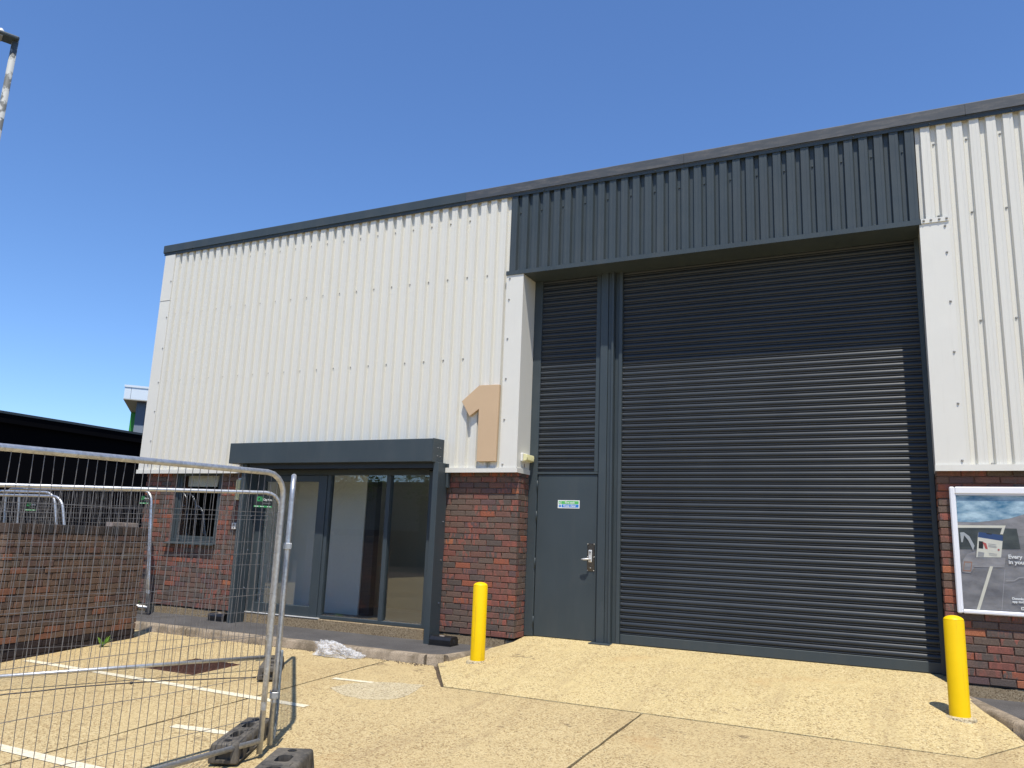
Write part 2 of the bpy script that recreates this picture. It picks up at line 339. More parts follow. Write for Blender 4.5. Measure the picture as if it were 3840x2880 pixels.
# ------------------------------------------------------------------ ground
def yz(x, y): return -.25+.036*(max(-12., min(0.3, y))+1.15)
def apz(x, y):
    zp_ = .121*(y-.3); fl = -.055+.1154*x+.1205*y; fr = -.055+.1154*(4.85-x)+.1205*y
    return max(min(zp_, fl, fr), yz(x, y)-.002)
g = MB()
ys = [-400, -60, -12, -.9, .3, 12, 60, 400]
for i in range(len(ys)-1):
    y0, y1 = ys[i], ys[i+1]
    g.add([(-500, y0, yz(0, y0)-.02), (500, y0, yz(0, y0)-.02), (500, y1, yz(0, y1)-.02), (-500, y1, yz(0, y1)-.02)], [(0, 1, 2, 3)])
ground = tag(g.build('ground', 'joint_dirt'), 'dark dirt and filler showing in the yard joints', kind='structure')
def jitter(poly, step=.16, amp=.006):
    out_ = []
    for (ax, ay), (bx, by) in zip(poly, poly[1:]+poly[:1]):
        L = math.hypot(bx-ax, by-ay); n = max(1, min(70, int(L/step)))
        for i in range(n):
            t = i/n; a_ = amp if i else amp*.3
            out_.append((ax+(bx-ax)*t+rnd.uniform(-a_, a_), ay+(by-ay)*t+rnd.uniform(-a_, a_)))
    return out_
def slab(poly, name='concrete_slab', mat='yard_concrete', off=0., thick=.06, parent=ground):
    return MB().prism_z(jitter(poly), lambda x, y: yz(x, y)+off-thick, lambda x, y: yz(x, y)+off).build(name, mat, parent)
slab([(-16, -1.13), (-1.085, -1.13), (-1.07, -12), (-16, -12)])
slab([(-1.058, -1.13), (-.46, -1.13), (.185, -2.05), (2.255, -2.05), (2.24, -12), (-1.045, -12)])
slab([(2.278, -2.05), (4.85, -2.09), (5.27, -1.41), (14, -1.41), (14, -12), (2.262, -12)])
for i, x in enumerate((-16, -8.2, -1.06, 2.26, 8, 14)):
    nx = (-8.22, -1.08, 2.24, 7.98, 13.98, 24)[i]
    slab([(x, -12.03), (nx, -12.03), (nx, -30), (x, -30)])
def line(x0, y0, x1, y1, w=.09):
    n = 14; mb = MB(); d = Vector((x1-x0, y1-y0)); nrm = Vector((-d.y, d.x)).normalized()
    def rim(sgn): return [(x0+d.x*i/n+nrm.x*(sgn*w/2+rnd.uniform(-.006, .006)), y0+d.y*i/n+nrm.y*(sgn*w/2+rnd.uniform(-.006, .006))) for i in range(n+1)]
    a, b = rim(-1), rim(1)
    vs = [(x, y, yz(x, y)+.004) for x, y in a+b]
    mb.add(vs, [(i, i+1, n+2+i, n+1+i) for i in range(n)]); return mb.build('painted_line', 'line_paint', ground)
line(-4.42, -3.31, -.41, -3.37); line(-6.5, -5.42, -.3, -5.42, .1); line(-.89, -4.41, -.28, -4.34); line(-.97, -2.29, -.50, -2.25, .07)
pp = [(-.72, -2.66), (-.45, -2.82), (-.17, -2.90), (.05, -2.78), (.12, -2.6), (.06, -2.3), (.02, -2.08), (-.25, -2.1), (-.5, -2.2), (-.66, -2.4)]
pp = jitter(pp, .09, .022)
MB().prism_z(pp, lambda x, y: yz(x, y)-.01, lambda x, y: yz(x, y)+.003).build('cement_patch', 'cement_patch', ground)
# apron (ramp up to the shutter)
out = [(0.004, .36), (0.004, .0), (-.16, -.38), (-.44, -1.07), (.20, -2.02), (1.2, -2.022), (2.27, -2.025), (3.5, -2.035), (4.845, -2.06), (5.25, -1.40), (5.02, -.55), (4.79, .0), (4.79, .36)]
pts2 = [Vector(p) for p in out]; nb = len(pts2)
def inside(x, y):
    c = False
    for i in range(nb):
        a, b = out[i], out[i-1]
        if (a[1] > y) != (b[1] > y) and x < (b[0]-a[0])*(y-a[1])/(b[1]-a[1])+a[0]: c = not c
    return c
for i in range(46):
    for j in range(20):
        x, y = -.4+i*.125, -1.98+j*.12
        if inside(x, y) and all(inside(x+dx, y+dy) for dx in (-.04, .04) for dy in (-.04, .04)): pts2.append(Vector((x, y)))
vv, ee, ff, *_ = delaunay_2d_cdt(pts2, [], [list(range(nb))[::-1]], 1, 1e-4)
mb = MB(); mb.add([(v.x, v.y, apz(v.x, v.y)+.002) for v in vv], [tuple(f) for f in ff])
nv = len(vv); bd = list(range(nb))
mb.add([(out[i][0], out[i][1], apz(*out[i])+.002-.14*k) for k in (0, 1) for i in range(nb)], [(i, (i+1) % nb, (i+1) % nb+nb, i+nb) for i in range(nb)])
me = mb.mesh('apron', 'apron_concrete')
bm = bmesh.new(); bm.from_mesh(me); bmesh.ops.recalc_face_normals(bm, faces=bm.faces); 
for f in bm.faces:
    if abs(f.normal.z) > .5 and f.normal.z < 0: f.normal_flip()
bm.to_mesh(me); bm.free()
tag(link('apron', me), 'sloping pale concrete ramp in front of the roller shutter', kind='structure')
# footpaths with kerbs
def footpath(poly, kerb, label):
    p = MB().prism_z(poly, -.4, lambda x, y: -.142+.008*y).build('footpath', 'asphalt'); tag(p, label, kind='structure')
    for (xa, ya, za), (xb, yb, zb) in kerb:
        L = math.hypot(xb-xa, yb-ya); n = max(1, round(L/.92)); d = ((xb-xa)/L, (yb-ya)/L); nn = (d[1], -d[0])
        for i in range(n):
            t0, t1 = i/n, (i+1)/n; g_ = .002/L if L > .3 else -.02/L
            a = Vector((xa, ya, za)).lerp(Vector((xb, yb, zb)), t0+g_); b = Vector((xa, ya, za)).lerp(Vector((xb, yb, zb)), t1-g_)
            w = .125; prof = [(0, -.3), (w, -.3), (w, -.028), (w-.018, -.006), (w-.03, 0), (0, 0)]
            mb = MB(); j = rnd.uniform(-.004, .004)
            vs = [(q.x+nn[0]*(o_+j), q.y+nn[1]*(o_+j), q.z+h+j*.6) for q in (a, b) for o_, h in prof]
            m_ = len(prof); mb.add(vs, [tuple(range(m_)), tuple(range(2*m_-1, m_-1, -1))]+[(k, k+m_, (k+1) % m_+m_, (k+1) % m_) for k in range(m_)])
            mb.build('kerb_stone', 'kerb_concrete', p, angle=40)
footpath([(-30, .1), (-30, -1.0), (-.57, -1.0), (-.5, -.96), (-.16, -.25), (-.02, -.05), (-.02, .1)], [((-12, -1.0, -.147), (-.60, -1.0, -.147)), ((-.60, -1.0, -.147), (-.46, -.93, -.147)), ((-.46, -.93, -.147), (-.10, -.10, -.10))], 'black asphalt footpath with concrete kerb along the brick front')
footpath([(4.83, .1), (4.83, -.05), (5.12, -.6), (5.42, -1.2), (14, -1.2), (14, .1)], [((4.90, -.10, -.10), (5.30, -1.05, -.147)), ((5.30, -1.05, -.147), (5.42, -1.2, -.147)), ((5.42, -1.2, -.147), (14, -1.2, -.147))], 'short asphalt footpath under the framed poster')

# ------------------------------------------------------------------ brick tools
def brick_mesh(L, H_, D, mat, ch=.004):
    x, z = L/2, H_/2; c = ch
    vs = [(-x, D, -z), (x, D, -z), (x, D, z), (-x, D, z), (-x, c, -z), (x, c, -z), (x, c, z), (-x, c, z), (-x+c, 0, -z+c), (x-c, 0, -z+c), (x-c, 0, z-c), (-x+c, 0, z-c)]
    fs = [(4, 5, 9, 8), (5, 6, 10, 9), (6, 7, 11, 10), (7, 4, 8, 11), (8, 9, 10, 11), (0, 1, 5, 4), (1, 2, 6, 5), (2, 3, 7, 6), (3, 0, 4, 7), (0, 3, 2, 1)]
    return vs, fs
BR = {}
def get_brick(L, H_, D, mat):
    k = (round(L, 3), round(H_, 3), D, mat)
    if k not in BR:
        mb = MB(); mb.add(*brick_mesh(L, H_, D, mat)); BR[k] = mb.mesh('brick', mat)
    return BR[k]
def courses(u0, u1, z0, z1, phase=0., holes=(), course=.075, bl=.215, j=.010):
    """rectangles (ua,ub,za,zb) of a stretcher-bond field between u0..u1"""
    out_ = []; k = 0; z = z0
    while z < z1-.02:
        off = (k % 2)*(bl+j)/2+phase; u = u0-((bl+j)*2)+off
        while u < u1:
            for a, b in clip(max(u, u0), min(u+bl, u1), z, z+course-j, holes):
                if b-a > .03: out_.append((a, b, z, z+course-j))
            u += bl+j
        k += 1; z += course
    return out_
def clip(a, b, z0, z1, holes):
    segs = [(a, b)]
    for (h0, h1, hz0, hz1) in holes:
        if z1 > hz0+.01 and z0 < hz1-.01:
            n = []
            for s0, s1 in segs:
                if s1 <= h0 or s0 >= h1: n.append((s0, s1))
                else:
                    if s0 < h0: n.append((s0, h0))
                    if s1 > h1: n.append((h1, s1))
            segs = n
    return [s_ for s_ in segs if s_[1] > s_[0]]
def lay(rects, M, mat, parent, single=True, depth=.06, name='brick'):
    """M maps (u, depth, z) to parent space; single: one object per brick, else one joined part"""
    jb = MB()
    for a, b, za, zb in rects:
        L = b-a; pos = M @ Vector(((a+b)/2+rnd.uniform(-.0015, .0015), rnd.uniform(-.004, .0015), (za+zb)/2+rnd.uniform(-.0014, .0014)))
        R_ = M.to_3x3().to_4x4() @ Matrix.Rotation(rnd.uniform(-.009, .009), 4, 'Y') @ Matrix.Rotation(rnd.uniform(-.012, .012), 4, 'Z') @ Matrix.Rotation(rnd.uniform(-.02, .02), 4, 'X')
        T_ = Matrix.Translation(pos) @ R_
        if single:
            o = link(name, get_brick(L, zb-za, depth, mat), parent); o.matrix_local = T_
        else:
            vs, fs = brick_mesh(L, zb-za, depth, mat); jb.add([T_ @ Vector(v) for v in vs], fs)
    if not single: return tag(jb.build('brickwork', mat, parent), kind='stuff')
FRONT = Matrix.Identity(4)
SIDE_L = Matrix.Rotation(math.pi/2, 4, 'Z')        # u -> +y, outward normal +x
def wallmat(x, y, ang): return Matrix.Translation((x, y, 0)) @ Matrix.Rotation(ang, 4, 'Z')

# ------------------------------------------------------------------ the warehouse unit
U = tag(empty('warehouse_unit', (0, 0, 0)), 'light industrial unit with white ribbed cladding, red brick base and dark roller shutter', 'building')
XR = 9.0
# --- shell behind the face
box('side_wall', 'white_cladding', U, -6.96, -6.86, .12, 18, -.3, 6.0)
for a in ((-7.0, -4.6, .0, 18), (-.5, XR, .0, 18), (-4.599, -.501, .0, .3), (-4.599, -.501, 2.0, 18)): box('roof_sheet', 'roof_grey', U, a[0], a[1], a[2], a[3], 6.0, 6.05)
box('lobby_fill_panel', 'lobby_fill_sheet', U, -4.62, -.48, .28, 2.02, 6.055, 6.06)  # unseen roof opening, added to brighten the lobby behind the glazing
box('rear_wall', 'interior_white', U, -6.95, XR, 17.9, 18.05, -.3, 6.0)
box('inner_wall', 'interior_dark', U, -6.85, -4.6, .12, .16, 2.12, 5.95)
box('inner_wall', 'interior_white', U, -4.6, -.02, .12, .16, 2.13, 5.95)  # unseen face, coloured white to bounce light onto the lobby partition
# --- ribbed cladding sheets
def profile(x0, x1, t0, pitch, yc=-.08, dep=.042, cw=.088, web=.014):
    """zig-zag (x,y) of ribbed sheet, troughs centred on t0+k*pitch"""
    ps = []; k = math.floor((x0-t0)/pitch)-1
    tw = pitch-cw-2*web
    while True:
        c = t0+k*pitch
        ps += [(c-tw/2-web, yc), (c-tw/2, yc+dep), (c+tw/2, yc+dep), (c+tw/2+web, yc)]
        rc = c+pitch/2
        ps += [(rc-.016, yc), (rc-.012, yc+.0016), (rc+.012, yc+.0016), (rc+.016, yc)]
        if c > x1: break
        k += 1
    def at(x):
        for (a, ya), (b, yb) in zip(ps, ps[1:]):
            if a <= x <= b: return ya+(yb-ya)*(x-a)/max(1e-9, b-a)
        return yc
    return [(x0, at(x0))]+[p for p in ps if x0 < p[0] < x1]+[(x1, at(x1))]
def cladding(x0, x1, z0, z1, t0, pitch, mat, per=6, **kw):
    edges = [x0]; t = t0+math.ceil((x0-t0)/pitch+.5)*pitch+pitch/2
    first = True
    while t < x1-.25:
        if t-edges[-1] > per*pitch*.6 or first and t-edges[-1] > .3:
            edges.append(t); first = False; t += per*pitch
        else: t += pitch
    edges.append(x1)
    for i, (a, b) in enumerate(zip(edges, edges[1:])):
        dy = -.0012*(i % 2)
        ps = profile(a-(.02 if i else 0), b, t0, pitch, **kw)
        vs = [(x, y+dy, z) for z in (z0, z1) for x, y in ps]; n = len(ps)
        MB().add(vs, [(k, k+1, k+1+n, k+n) for k in range(n-1)]).build('cladding_sheet', mat, U)
TL, PL_ = -.901, .1596; TR, PR_ = 4.979, .1585
cladding(-6.78, -.235, 2.10, 5.92, TL, PL_, 'white_cladding')
cladding(4.80, 5.058, 4.79, 5.92, TR, PR_, 'white_cladding'); cladding(5.0585, XR, 2.10, 5.92, TR, PR_, 'white_cladding')
cladding(-.225, 4.79, 4.80, 5.92, -.093, .1585, 'anthracite', 6, yc=-.088)
# --- flat corner flashings
def screws(name, pts, mat, parent, ax='y', r=.011):
    mb = MB()
    for x, y, z in pts:
        n = 8; prof = ((r, 0), (r, .006), (r*.45, .013)); vs = []
        for rr, h in prof:
            for k in range(n):
                a = 2*math.pi*k/n
                vs.append((x+rr*math.cos(a), y-h, z+rr*math.sin(a)) if ax == 'y' else (x+h, y+rr*math.cos(a), z+rr*math.sin(a)))
        fs = [(i*n+k, i*n+(k+1) % n, (i+1)*n+(k+1) % n, (i+1)*n+k) for i in range(2) for k in range(n)]+[tuple(range(2*n, 3*n))]
        mb.add(vs, fs)
    return tag(mb.build(name, mat, parent), kind='stuff')
MB().box(-7.02, -6.775, -.092, -.070, 2.10, 5.05).box(-7.02, -7.0, -.068, .2, 2.10, 5.05).build('corner_flashing', 'white_trim', U)
MB().box(-7.016, -6.775, -.097, -.075, 5.055, 5.93).box(-7.016, -6.996, -.073, .2, 5.055, 5.93).build('corner_flashing', 'white_trim', U)
MB().box(-.250, .004, -.092, -.084, 2.10, 4.75).box(-.004, .004, -.083, .33, 2.10, 4.75).build('jamb_flashing', 'white_trim', U)
MB().box(4.786, 5.075, -.092, -.084, 2.10, 4.755).box(4.786, 4.794, -.083, .36, 2.06, 4.755).build('jamb_flashing', 'white_trim', U)
box('cover_strip', 'white_trim', U, 4.805, 5.07, -.104, -.094, 4.752, 4.803)
# drip flashings at the cladding foot
def drip(x0, x1):
    MB().prism_x([(-.105, 2.052), (-.098, 2.052), (-.098, 2.110), (.05, 2.118), (.05, 2.124), (-.105, 2.116)], x0, x1).build('drip_flashing', 'white_trim', U)
drip(-7.045, -4.73); drip(-1.10, .012); drip(4.782, XR)
MB().prism_y([(.012, 2.052), (.018, 2.052), (.018, 2.112), (.004, 2.120), (.004, 2.112), (.012, 2.108)], -.105, .33).build('drip_flashing', 'white_trim', U)
# header flashing, soffit
MB().prism_x([(-.104, 4.744), (-.104, 4.802), (-.090, 4.806), (-.090, 4.752), (.36, 4.752), (.36, 4.744)], -.256, 4.804).build('header_flashing', 'anthracite', U)
box('lintel_soffit', 'anthracite', U, .004, 4.786, -.03, .40, 4.756, 4.80)
# fascia capping
def fascia(x0, x1, mat):
    return MB().prism_x([(-.118, 5.945), (-.118, 6.070), (-.110, 6.08), (.25, 6.10), (.25, 6.09), (-.104, 6.068), (-.110, 6.06), (-.110, 5.951), (-.102, 5.951), (-.102, 5.930), (-.096, 5.930), (-.096, 5.945)], x0, x1).build('roof_capping', mat, U)
fascia(-7.06, -6.36, 'anthracite'); fascia(-6.357, -.95, 'anthracite'); fascia(-.947, 2.2, 'fascia_weathered'); fascia(2.203, 5.3, 'fascia_weathered'); fascia(5.303, XR, 'fascia_weathered')
box('closure_flashing', 'anthracite', U, -7.05, XR, -.099, -.093, 5.893, 5.929)
MB().prism_x([(-.118, 5.95), (-.118, 6.072), (.25, 6.09), (.25, 5.95)], -7.062, -7.0605).build('capping_end', 'anthracite', U)
# screw rows
pw, pd = [], []
for k in range(0, 37, 2):
    x = TL-k*PL_
    if x > -6.75:
        for z in (5.66, 4.81, 3.63): pw.append((x, -.038, z))
for x in (-.58, -.668): pw.append((x, -.038, 5.66 if x < -.6 else 4.80))
for k in range(0, 26, 2):
    x = TR+k*PR_
    for z in (5.69, 4.84, 3.63, 2.13):
        if z > 4.8 or x > 5.2: pw.append((x, -.038, z))
for z in (2.16, 2.75, 3.3, 3.85, 4.4, 4.70): pw += [(-.20, -.092, z), (5.03, -.092, z)]
for z in (2.2, 2.6, 3.1, 3.6, 4.2, 4.75, 5.4): pw.append((-6.80, -.097 if z > 5.06 else -.092, z))
for x in (4.83, 4.90, 4.98, 5.05): pw.append((x, -.104, 4.782))
for k in range(0, 31, 2):
    for z in (5.65, 4.822): pd.append((-.093+k*.1585, -.046, z))
screws('screws', pw, 'screw_shade_grey', U, r=.013); screws('screws', pd, 'anthracite', U)
screws('screws', [(-6.75+i*.78, -.099, 5.912) for i in range(20)], 'anthracite', U, r=.010)

# --- brickwork at the foot
BZ0 = -.015
pier = tag(empty('brick_pier'), None); pier.parent = U
box('mortar', 'mortar', pier, -1.29, -.012, .015, .30, BZ0+.002, 2.13); 
n_obj = 0
r1 = courses(-1.28, .0, BZ0, 2.10, 0.06); lay(r1, FRONT, 'brick_multi', pier)
r2 = courses(.012, .31, BZ0, 2.10, .10); lay(r2, Matrix.Translation((0, 0, 0)) @ SIDE_L, 'brick_multi', pier)
rw = empty('brick_base'); rw.parent = U
MB().box(4.803, 5.85, .015, .40, BZ0+.002, 2.13).build('mortar', 'mortar', rw)
r3 = courses(4.79, 5.85, BZ0, 2.10, .12, holes=((4.95, 5.80, .78, 1.80),)); lay(r3, FRONT, 'brick_multi', rw)
lay(courses(.01, .33, BZ0, 2.10, .0), wallmat(4.79, 0.0, math.pi/2) @ Matrix.Scale(-1, 4, Vector((0, 1, 0))), 'brick_multi', rw, single=False)
lay(courses(5.86, XR, BZ0, 2.10, .055), FRONT, 'brick_multi', rw, single=False)
box('mortar', 'mortar', rw, 5.852, XR, .015, .3, BZ0+.002, 2.13)
lw = empty('brick_base'); lw.parent = U
WX0, WX1, WZ0, WZ1 = -6.215, -5.205, .965, 2.13
for a in ((-6.89, WX0, BZ0+.002, 2.13), (WX1, -4.52, BZ0+.002, 2.13), (WX0+.001, WX1-.001, BZ0+.002, WZ0)): box('mortar', 'mortar', lw, a[0], a[1], .015, .28, a[2], a[3])
lay(courses(-6.90, -4.515, BZ0, 2.10, .03, holes=((WX0, WX1, WZ0-.005, 2.2),)), FRONT, 'brick_multi', lw, single=False)
lay(courses(.01, .28, BZ0, 2.10, .1), wallmat(-4.515, 0, math.pi/2), 'brick_multi', lw, single=False)
box('side_mortar', 'mortar', lw, -6.89, -6.86, .285, 18, -.3, 2.1)
# plinths
def plinth(x0, x1, y0=.010, top=BZ0-.012):
    box('damp_course', 'dpc_black', U, x0+.002, x1-.002, .016, .2, top-.001, BZ0+.001)
    n = max(2, int((x1-x0)/.06)); tops = [(x0+(x1-x0)*i/n, top-.004-abs(rnd.gauss(0, .006))) for i in range(n+1)]
    MB().prism_y([(x0, -.45)]+[(x1, -.45)]+tops[::-1], y0, .25).build('plinth', 'plinth_concrete', U)
plinth(-6.9, -4.515); plinth(-1.30, -.13); plinth(4.95, XR)
box('plinth_block', 'plinth_concrete', U, -.13, -.005, .03, .25, -.45, -.05, bevel=.01); box('plinth_block', 'plinth_concrete', U, 4.80, 4.945, .03, .25, -.45, -.04, bevel=.01)
box('entrance_plinth', 'plinth_concrete', U, -4.513, -1.302, -.03, .35, -.45, -.004, bevel=.008)

# --- window on the far brick bay
wd = empty('window'); wd.parent = U
def frame_rect(name, mat, par, x0, x1, z0, z1, t, y0, y1, tb=None, bevel=.004):
    tb = tb or t
    o = []
    for a in ((x0, x0+t, z0, z1), (x1-t, x1, z0, z1), (x0+t, x1-t, z0, z0+tb), (x0+t, x1-t, z1-t, z1)):
        o.append(box(name, mat, par, a[0], a[1], y0, y1, a[2], a[3], bevel=bevel))
    return o
frame_rect('frame', 'anthracite', wd, WX0, WX1, WZ0, 2.13, .055, .03, .10)
frame_rect('sash', 'anthracite', wd, WX0+.057, WX1-.057, WZ0+.057, 2.07, .045, .045, .09)
box('pane', 'glass', wd, WX0+.104, WX1-.104, .064, .068, WZ0+.104, 2.02)
MB().prism_x([(-.075, .935), (-.075, .955), (.03, .968), (.03, .955), (-.068, .942), (-.068, .935)], WX0-.03, WX1+.02).build('sill', 'anthracite', wd)
for x in (-6.05, -5.36): box('weep_vent', 'dpc_black', wd, x, x+.05, .026, .031, .985, 1.005)
# room behind it
rm = empty('side_office'); rm.parent = U
box('floor', 'interior_floor', rm, -6.84, -4.75, .29, 3.4, -.05, 0.); box('back_wall', 'interior_dark', rm, -6.84, -4.7, 3.4, 3.45, 0, 2.7)
box('ceiling', 'interior_white', rm, -6.84, -4.75, .29, 3.4, 2.6, 2.65); box('partition', 'interior_dark', rm, -4.74, -4.70, .29, 3.4, 0, 2.65)
MB().prism_y([(-6.1, 1.86), (-5.45, 1.86), (-5.42, 2.06), (-5.5, 2.12), (-6.1, 2.12)], .16, .17).build('roller_blind', 'interior_white', rm)
box('desk', 'interior_buff', rm, -6.3, -5.3, .9, 1.5, .70, .74, bevel=.005)
for x in (-6.28, -5.34):
    for y in (.92, 1.46): box('desk_leg', 'steel', rm, x, x+.04, y, y+.03, 0., .70)

# --- glazed entrance
E_ = empty('entrance_screen'); E_.parent = U
Y0, Y1 = .0, .09
def bar(x0, x1, z0, z1, y0=Y0, y1=Y1, n='mullion'): return box(n, 'anthracite', E_, x0, x1, y0, y1, z0, z1, bevel=.004)
bar(-4.512, -4.40, .0, 2.08); bar(-3.10, -3.045, .045, 2.03); bar(-2.062, -1.995, .045, 2.03); bar(-1.36, -1.302, .0, 2.08)
bar(-4.40, -1.36, 2.03, 2.12, n='transom'); bar(-3.10, -1.36, .0, .045, n='bottom_rail')
# door leaf
dl = empty('entrance_door'); dl.parent = U
for n_, a in (('stile', (-4.395, -4.28, .01, 2.025)), ('stile', (-3.255, -3.105, .01, 2.025)), ('top_rail', (-4.279, -3.256, 1.93, 2.025)), ('kick_rail', (-4.279, -3.256, .01, .15))):
    box(n_, 'anthracite', dl, a[0], a[1], -.012, .05, a[2], a[3], bevel=.004)
box('pane', 'glass', dl, -4.279, -3.256, .017, .021, .15, 1.93)
box('pane', 'glass', E_, -3.044, -2.063, .040, .044, .046, 2.029); box('pane', 'glass', E_, -1.994, -1.361, .040, .044, .046, 2.029)
box('glazing_bead', 'steel', E_, -3.044, -2.063, .028, .039, .046, .056); box('glazing_bead', 'steel', E_, -1.994, -1.361, .028, .039, .046, .056)
box('threshold', 'sill_white', U, -4.5, -3.05, -.036, .1, -.003, .008)
# lobby
lb = empty('lobby'); lb.parent = U
box('floor', 'interior_floor', lb, -4.70, -.4, .1, 6, -.06, -.002)
box('side_wall', 'interior_white', lb, -4.70, -4.66, .29, 6, 0, 2.5); box('partition', 'interior_white', lb, -4.655, -2.98, .80, .90, 0, 2.5)
box('skirting', 'interior_white', lb, -4.655, -2.975, .78, .799, 0, .16); box('door_lining', 'interior_dark', lb, -2.979, -2.80, .82, .95, 0, 2.5)
box('rear_wall', 'interior_buff', lb, -4.655, -.4, 2.2, 2.25, 0, 2.5); box('side_wall', 'interior_buff', lb, -.45, -.4, .31, 6, 0, 2.5)
box('dark_wall', 'interior_dark', lb, -4.70, -.4, 6, 6.05, 0, 2.5)
# --- security shutter box over the entrance
cb = empty('shutter_box'); cb.parent = U
MB().prism_x([(-.37, 2.175), (-.37, 2.482), (-.0885, 2.492), (-.0885, 2.175)], -4.72, -1.112).build('casing', 'anthracite', cb, bevel=.004, seg=1)
MB().prism_x([(-.374, 2.17), (-.374, 2.486), (-.088, 2.496), (-.088, 2.17)], -1.111, -1.100).build('end_plate', 'anthracite', cb, bevel=.003, seg=1)
screws('rivets', [(-1.10, y, z) for y in (-.26, -.19) for z in (2.26, 2.37)], 'steel', cb, 'x', r=.006)
box('curtain', 'anthracite_slat', cb, -4.40, -1.14, -.26, -.24, 2.10, 2.174); box('curtain_roll', 'black_plastic', cb, -4.45, -1.13, -.20, -.10, 2.09, 2.174)
for x0, x1 in ((-4.50, -4.415), (-1.128, -1.045)):
    gr = empty('guide_rail'); gr.parent = U
    box('channel', 'anthracite', gr, x0, x1, -.300, -.225, -.16, 2.174, bevel=.004)
    box('back_angle', 'anthracite', gr, x0+.012, x1-.006, -.2245, -.035, -.16, 2.174, bevel=.003)
    screws('bolts', [(x1-.006, -.10, z) for z in (.35, .9, 1.4)], 'steel', gr, 'x', r=.009)
box('bracket', 'anthracite', U, -1.040, -1.010, -.10, -.03, 1.85, 2.17, bevel=.003)

# --- bay: fire door, louvre, mullion, roller shutter
DY = .30
fd = empty('fire_door'); fd.parent = U
box('leaf', 'anthracite', fd, .135, .965, DY+.012, DY+.05, .006, 2.055, bevel=.004)
frm = empty('door_frame'); frm.parent = U
box('jamb', 'anthracite', frm, .006, .125, DY, DY+.10, .0, 4.75, bevel=.004); box('jamb', 'anthracite', frm, .972, .995, DY, DY+.10, .0, 2.09, bevel=.003)
box('head', 'anthracite', frm, .126, .971, DY, DY+.10, 2.062, 2.092, bevel=.003); box('backing', 'interior_dark', frm, .006, .99, DY+.11, DY+.14, 0, 4.8)
for z in (.12, .85, 1.45, 1.85): MB().tube([(.131, DY-.004, z), (.131, DY-.004, z+.13)], .008, 8).build('hinge', 'anthracite', fd, smooth=True)
hd = empty('handle_set'); hd.parent = fd
box('plate', 'plate_steel', hd, .848, .948, DY+.006, DY+.0115, .846, 1.190, bevel=.002)
MB().box(.868, .915, DY-.012, DY+.0055, .955, 1.108).build('lever_case', 'handle_silver', hd, bevel=.008, seg=2)
MB().tube([(.892, DY-.010, .995), (.892, DY-.055, .995), (.872, DY-.068, .994), (.83, DY-.068, .990), (.795, DY-.066, .990)], [.011, .011, .013, .013, .006], 10).build('lever', 'handle_silver', hd, smooth=True)
MB().tube([(.893, DY-.020, 1.08), (.893, DY-.0125, 1.08)], .012, 12).build('lock_cylinder', 'steel', hd)
screws('screws', [(x, DY+.006, z) for x in (.856, .940) for z in (.855, 1.02, 1.18)]+[(.895, DY+.006, .885)], 'handle_silver', hd, r=.006)
# slats
PITCH = .0762
def slat_mesh(x0, x1, mat):
    prof = [(.008, .0), (.0, .002), (-.0045, .005), (-.0065, .0095), (-.0045, .014), (.008, .0165), (.008, .020)]
    for i in range(1, 10):
        t = i/9*.999; prof.append((.008-.0195*math.sin(math.pi*(t**.8))**.8, .020+.0562*t))
    n = len(prof); mb = MB().add([(x, y, z) for x in (x0, x1) for y, z in prof], [(k, k+n, k+1+n, k+1) for k in range(n-1)])
    me = mb.mesh('slat', mat, True); me.set_sharp_from_angle(angle=math.radians(50)); return me
def slats(par, x0, x1, y, z0, z1):
    me = slat_mesh(x0, x1, 'anthracite_slat'); z = z0
    while z < z1:
        o = link('slat', me, par); o.location = (0, y+rnd.uniform(-.0012, .0012), z); z += PITCH
rs = empty('roller_shutter'); rs.parent = U
SX0, SX1, SY = 1.282, 4.785, .345
slats(rs, SX0, SX1, SY, .118, 4.74)
box('bottom_bar', 'anthracite', rs, SX0, SX1, SY-.016, SY+.02, .006, .116, bevel=.004); box('rubber_seal', 'black_plastic', rs, SX0, SX1, SY-.008, SY+.012, -.01, .0058)
box('backing', 'black_plastic', rs, SX0-.1, SX1+.1, SY+.035, SY+.06, -.02, 4.85)
lv = empty('louvre_panel'); lv.parent = U
slats(lv, .09, .918, DY+.028, 2.096, 4.72); box('edge_trim', 'anthracite', lv, .919, .978, DY+.005, DY+.09, 2.094, 4.75, bevel=.003)
ml = empty('shutter_mullion'); ml.parent = U
for a, b, y in ((.996, 1.098, DY-.045), (1.0985, 1.150, DY-.028), (1.1505, 1.180, DY-.06), (1.1805, 1.235, DY+.018), (1.2355, 1.2815, DY-.006)):
    box('channel', 'anthracite', ml, a, b, y, DY+.12, -.0, 4.75, bevel=.004)
box('base_plate', 'anthracite', ml, .93, 1.20, DY-.13, DY+.02, -.012, .002, bevel=.002)
box('guide_channel', 'anthracite', ml, 4.735, 4.784, SY-.05, SY+.03, 0, 4.75, bevel=.003)

# ------------------------------------------------------------------ things fixed to or standing by the unit
num = MB().prism_y([(-.834, 3.011), (-.574, 3.22), (-.272, 3.216), (-.283, 2.193), (-.566, 2.193), (-.566, 2.895), (-.705, 2.801)], -.138, -.085).build('unit_number', 'gold_number', None, bevel=.003, seg=1)
tag(num, 'large tan figure 1 fixed to the white ribbed cladding', 'number')
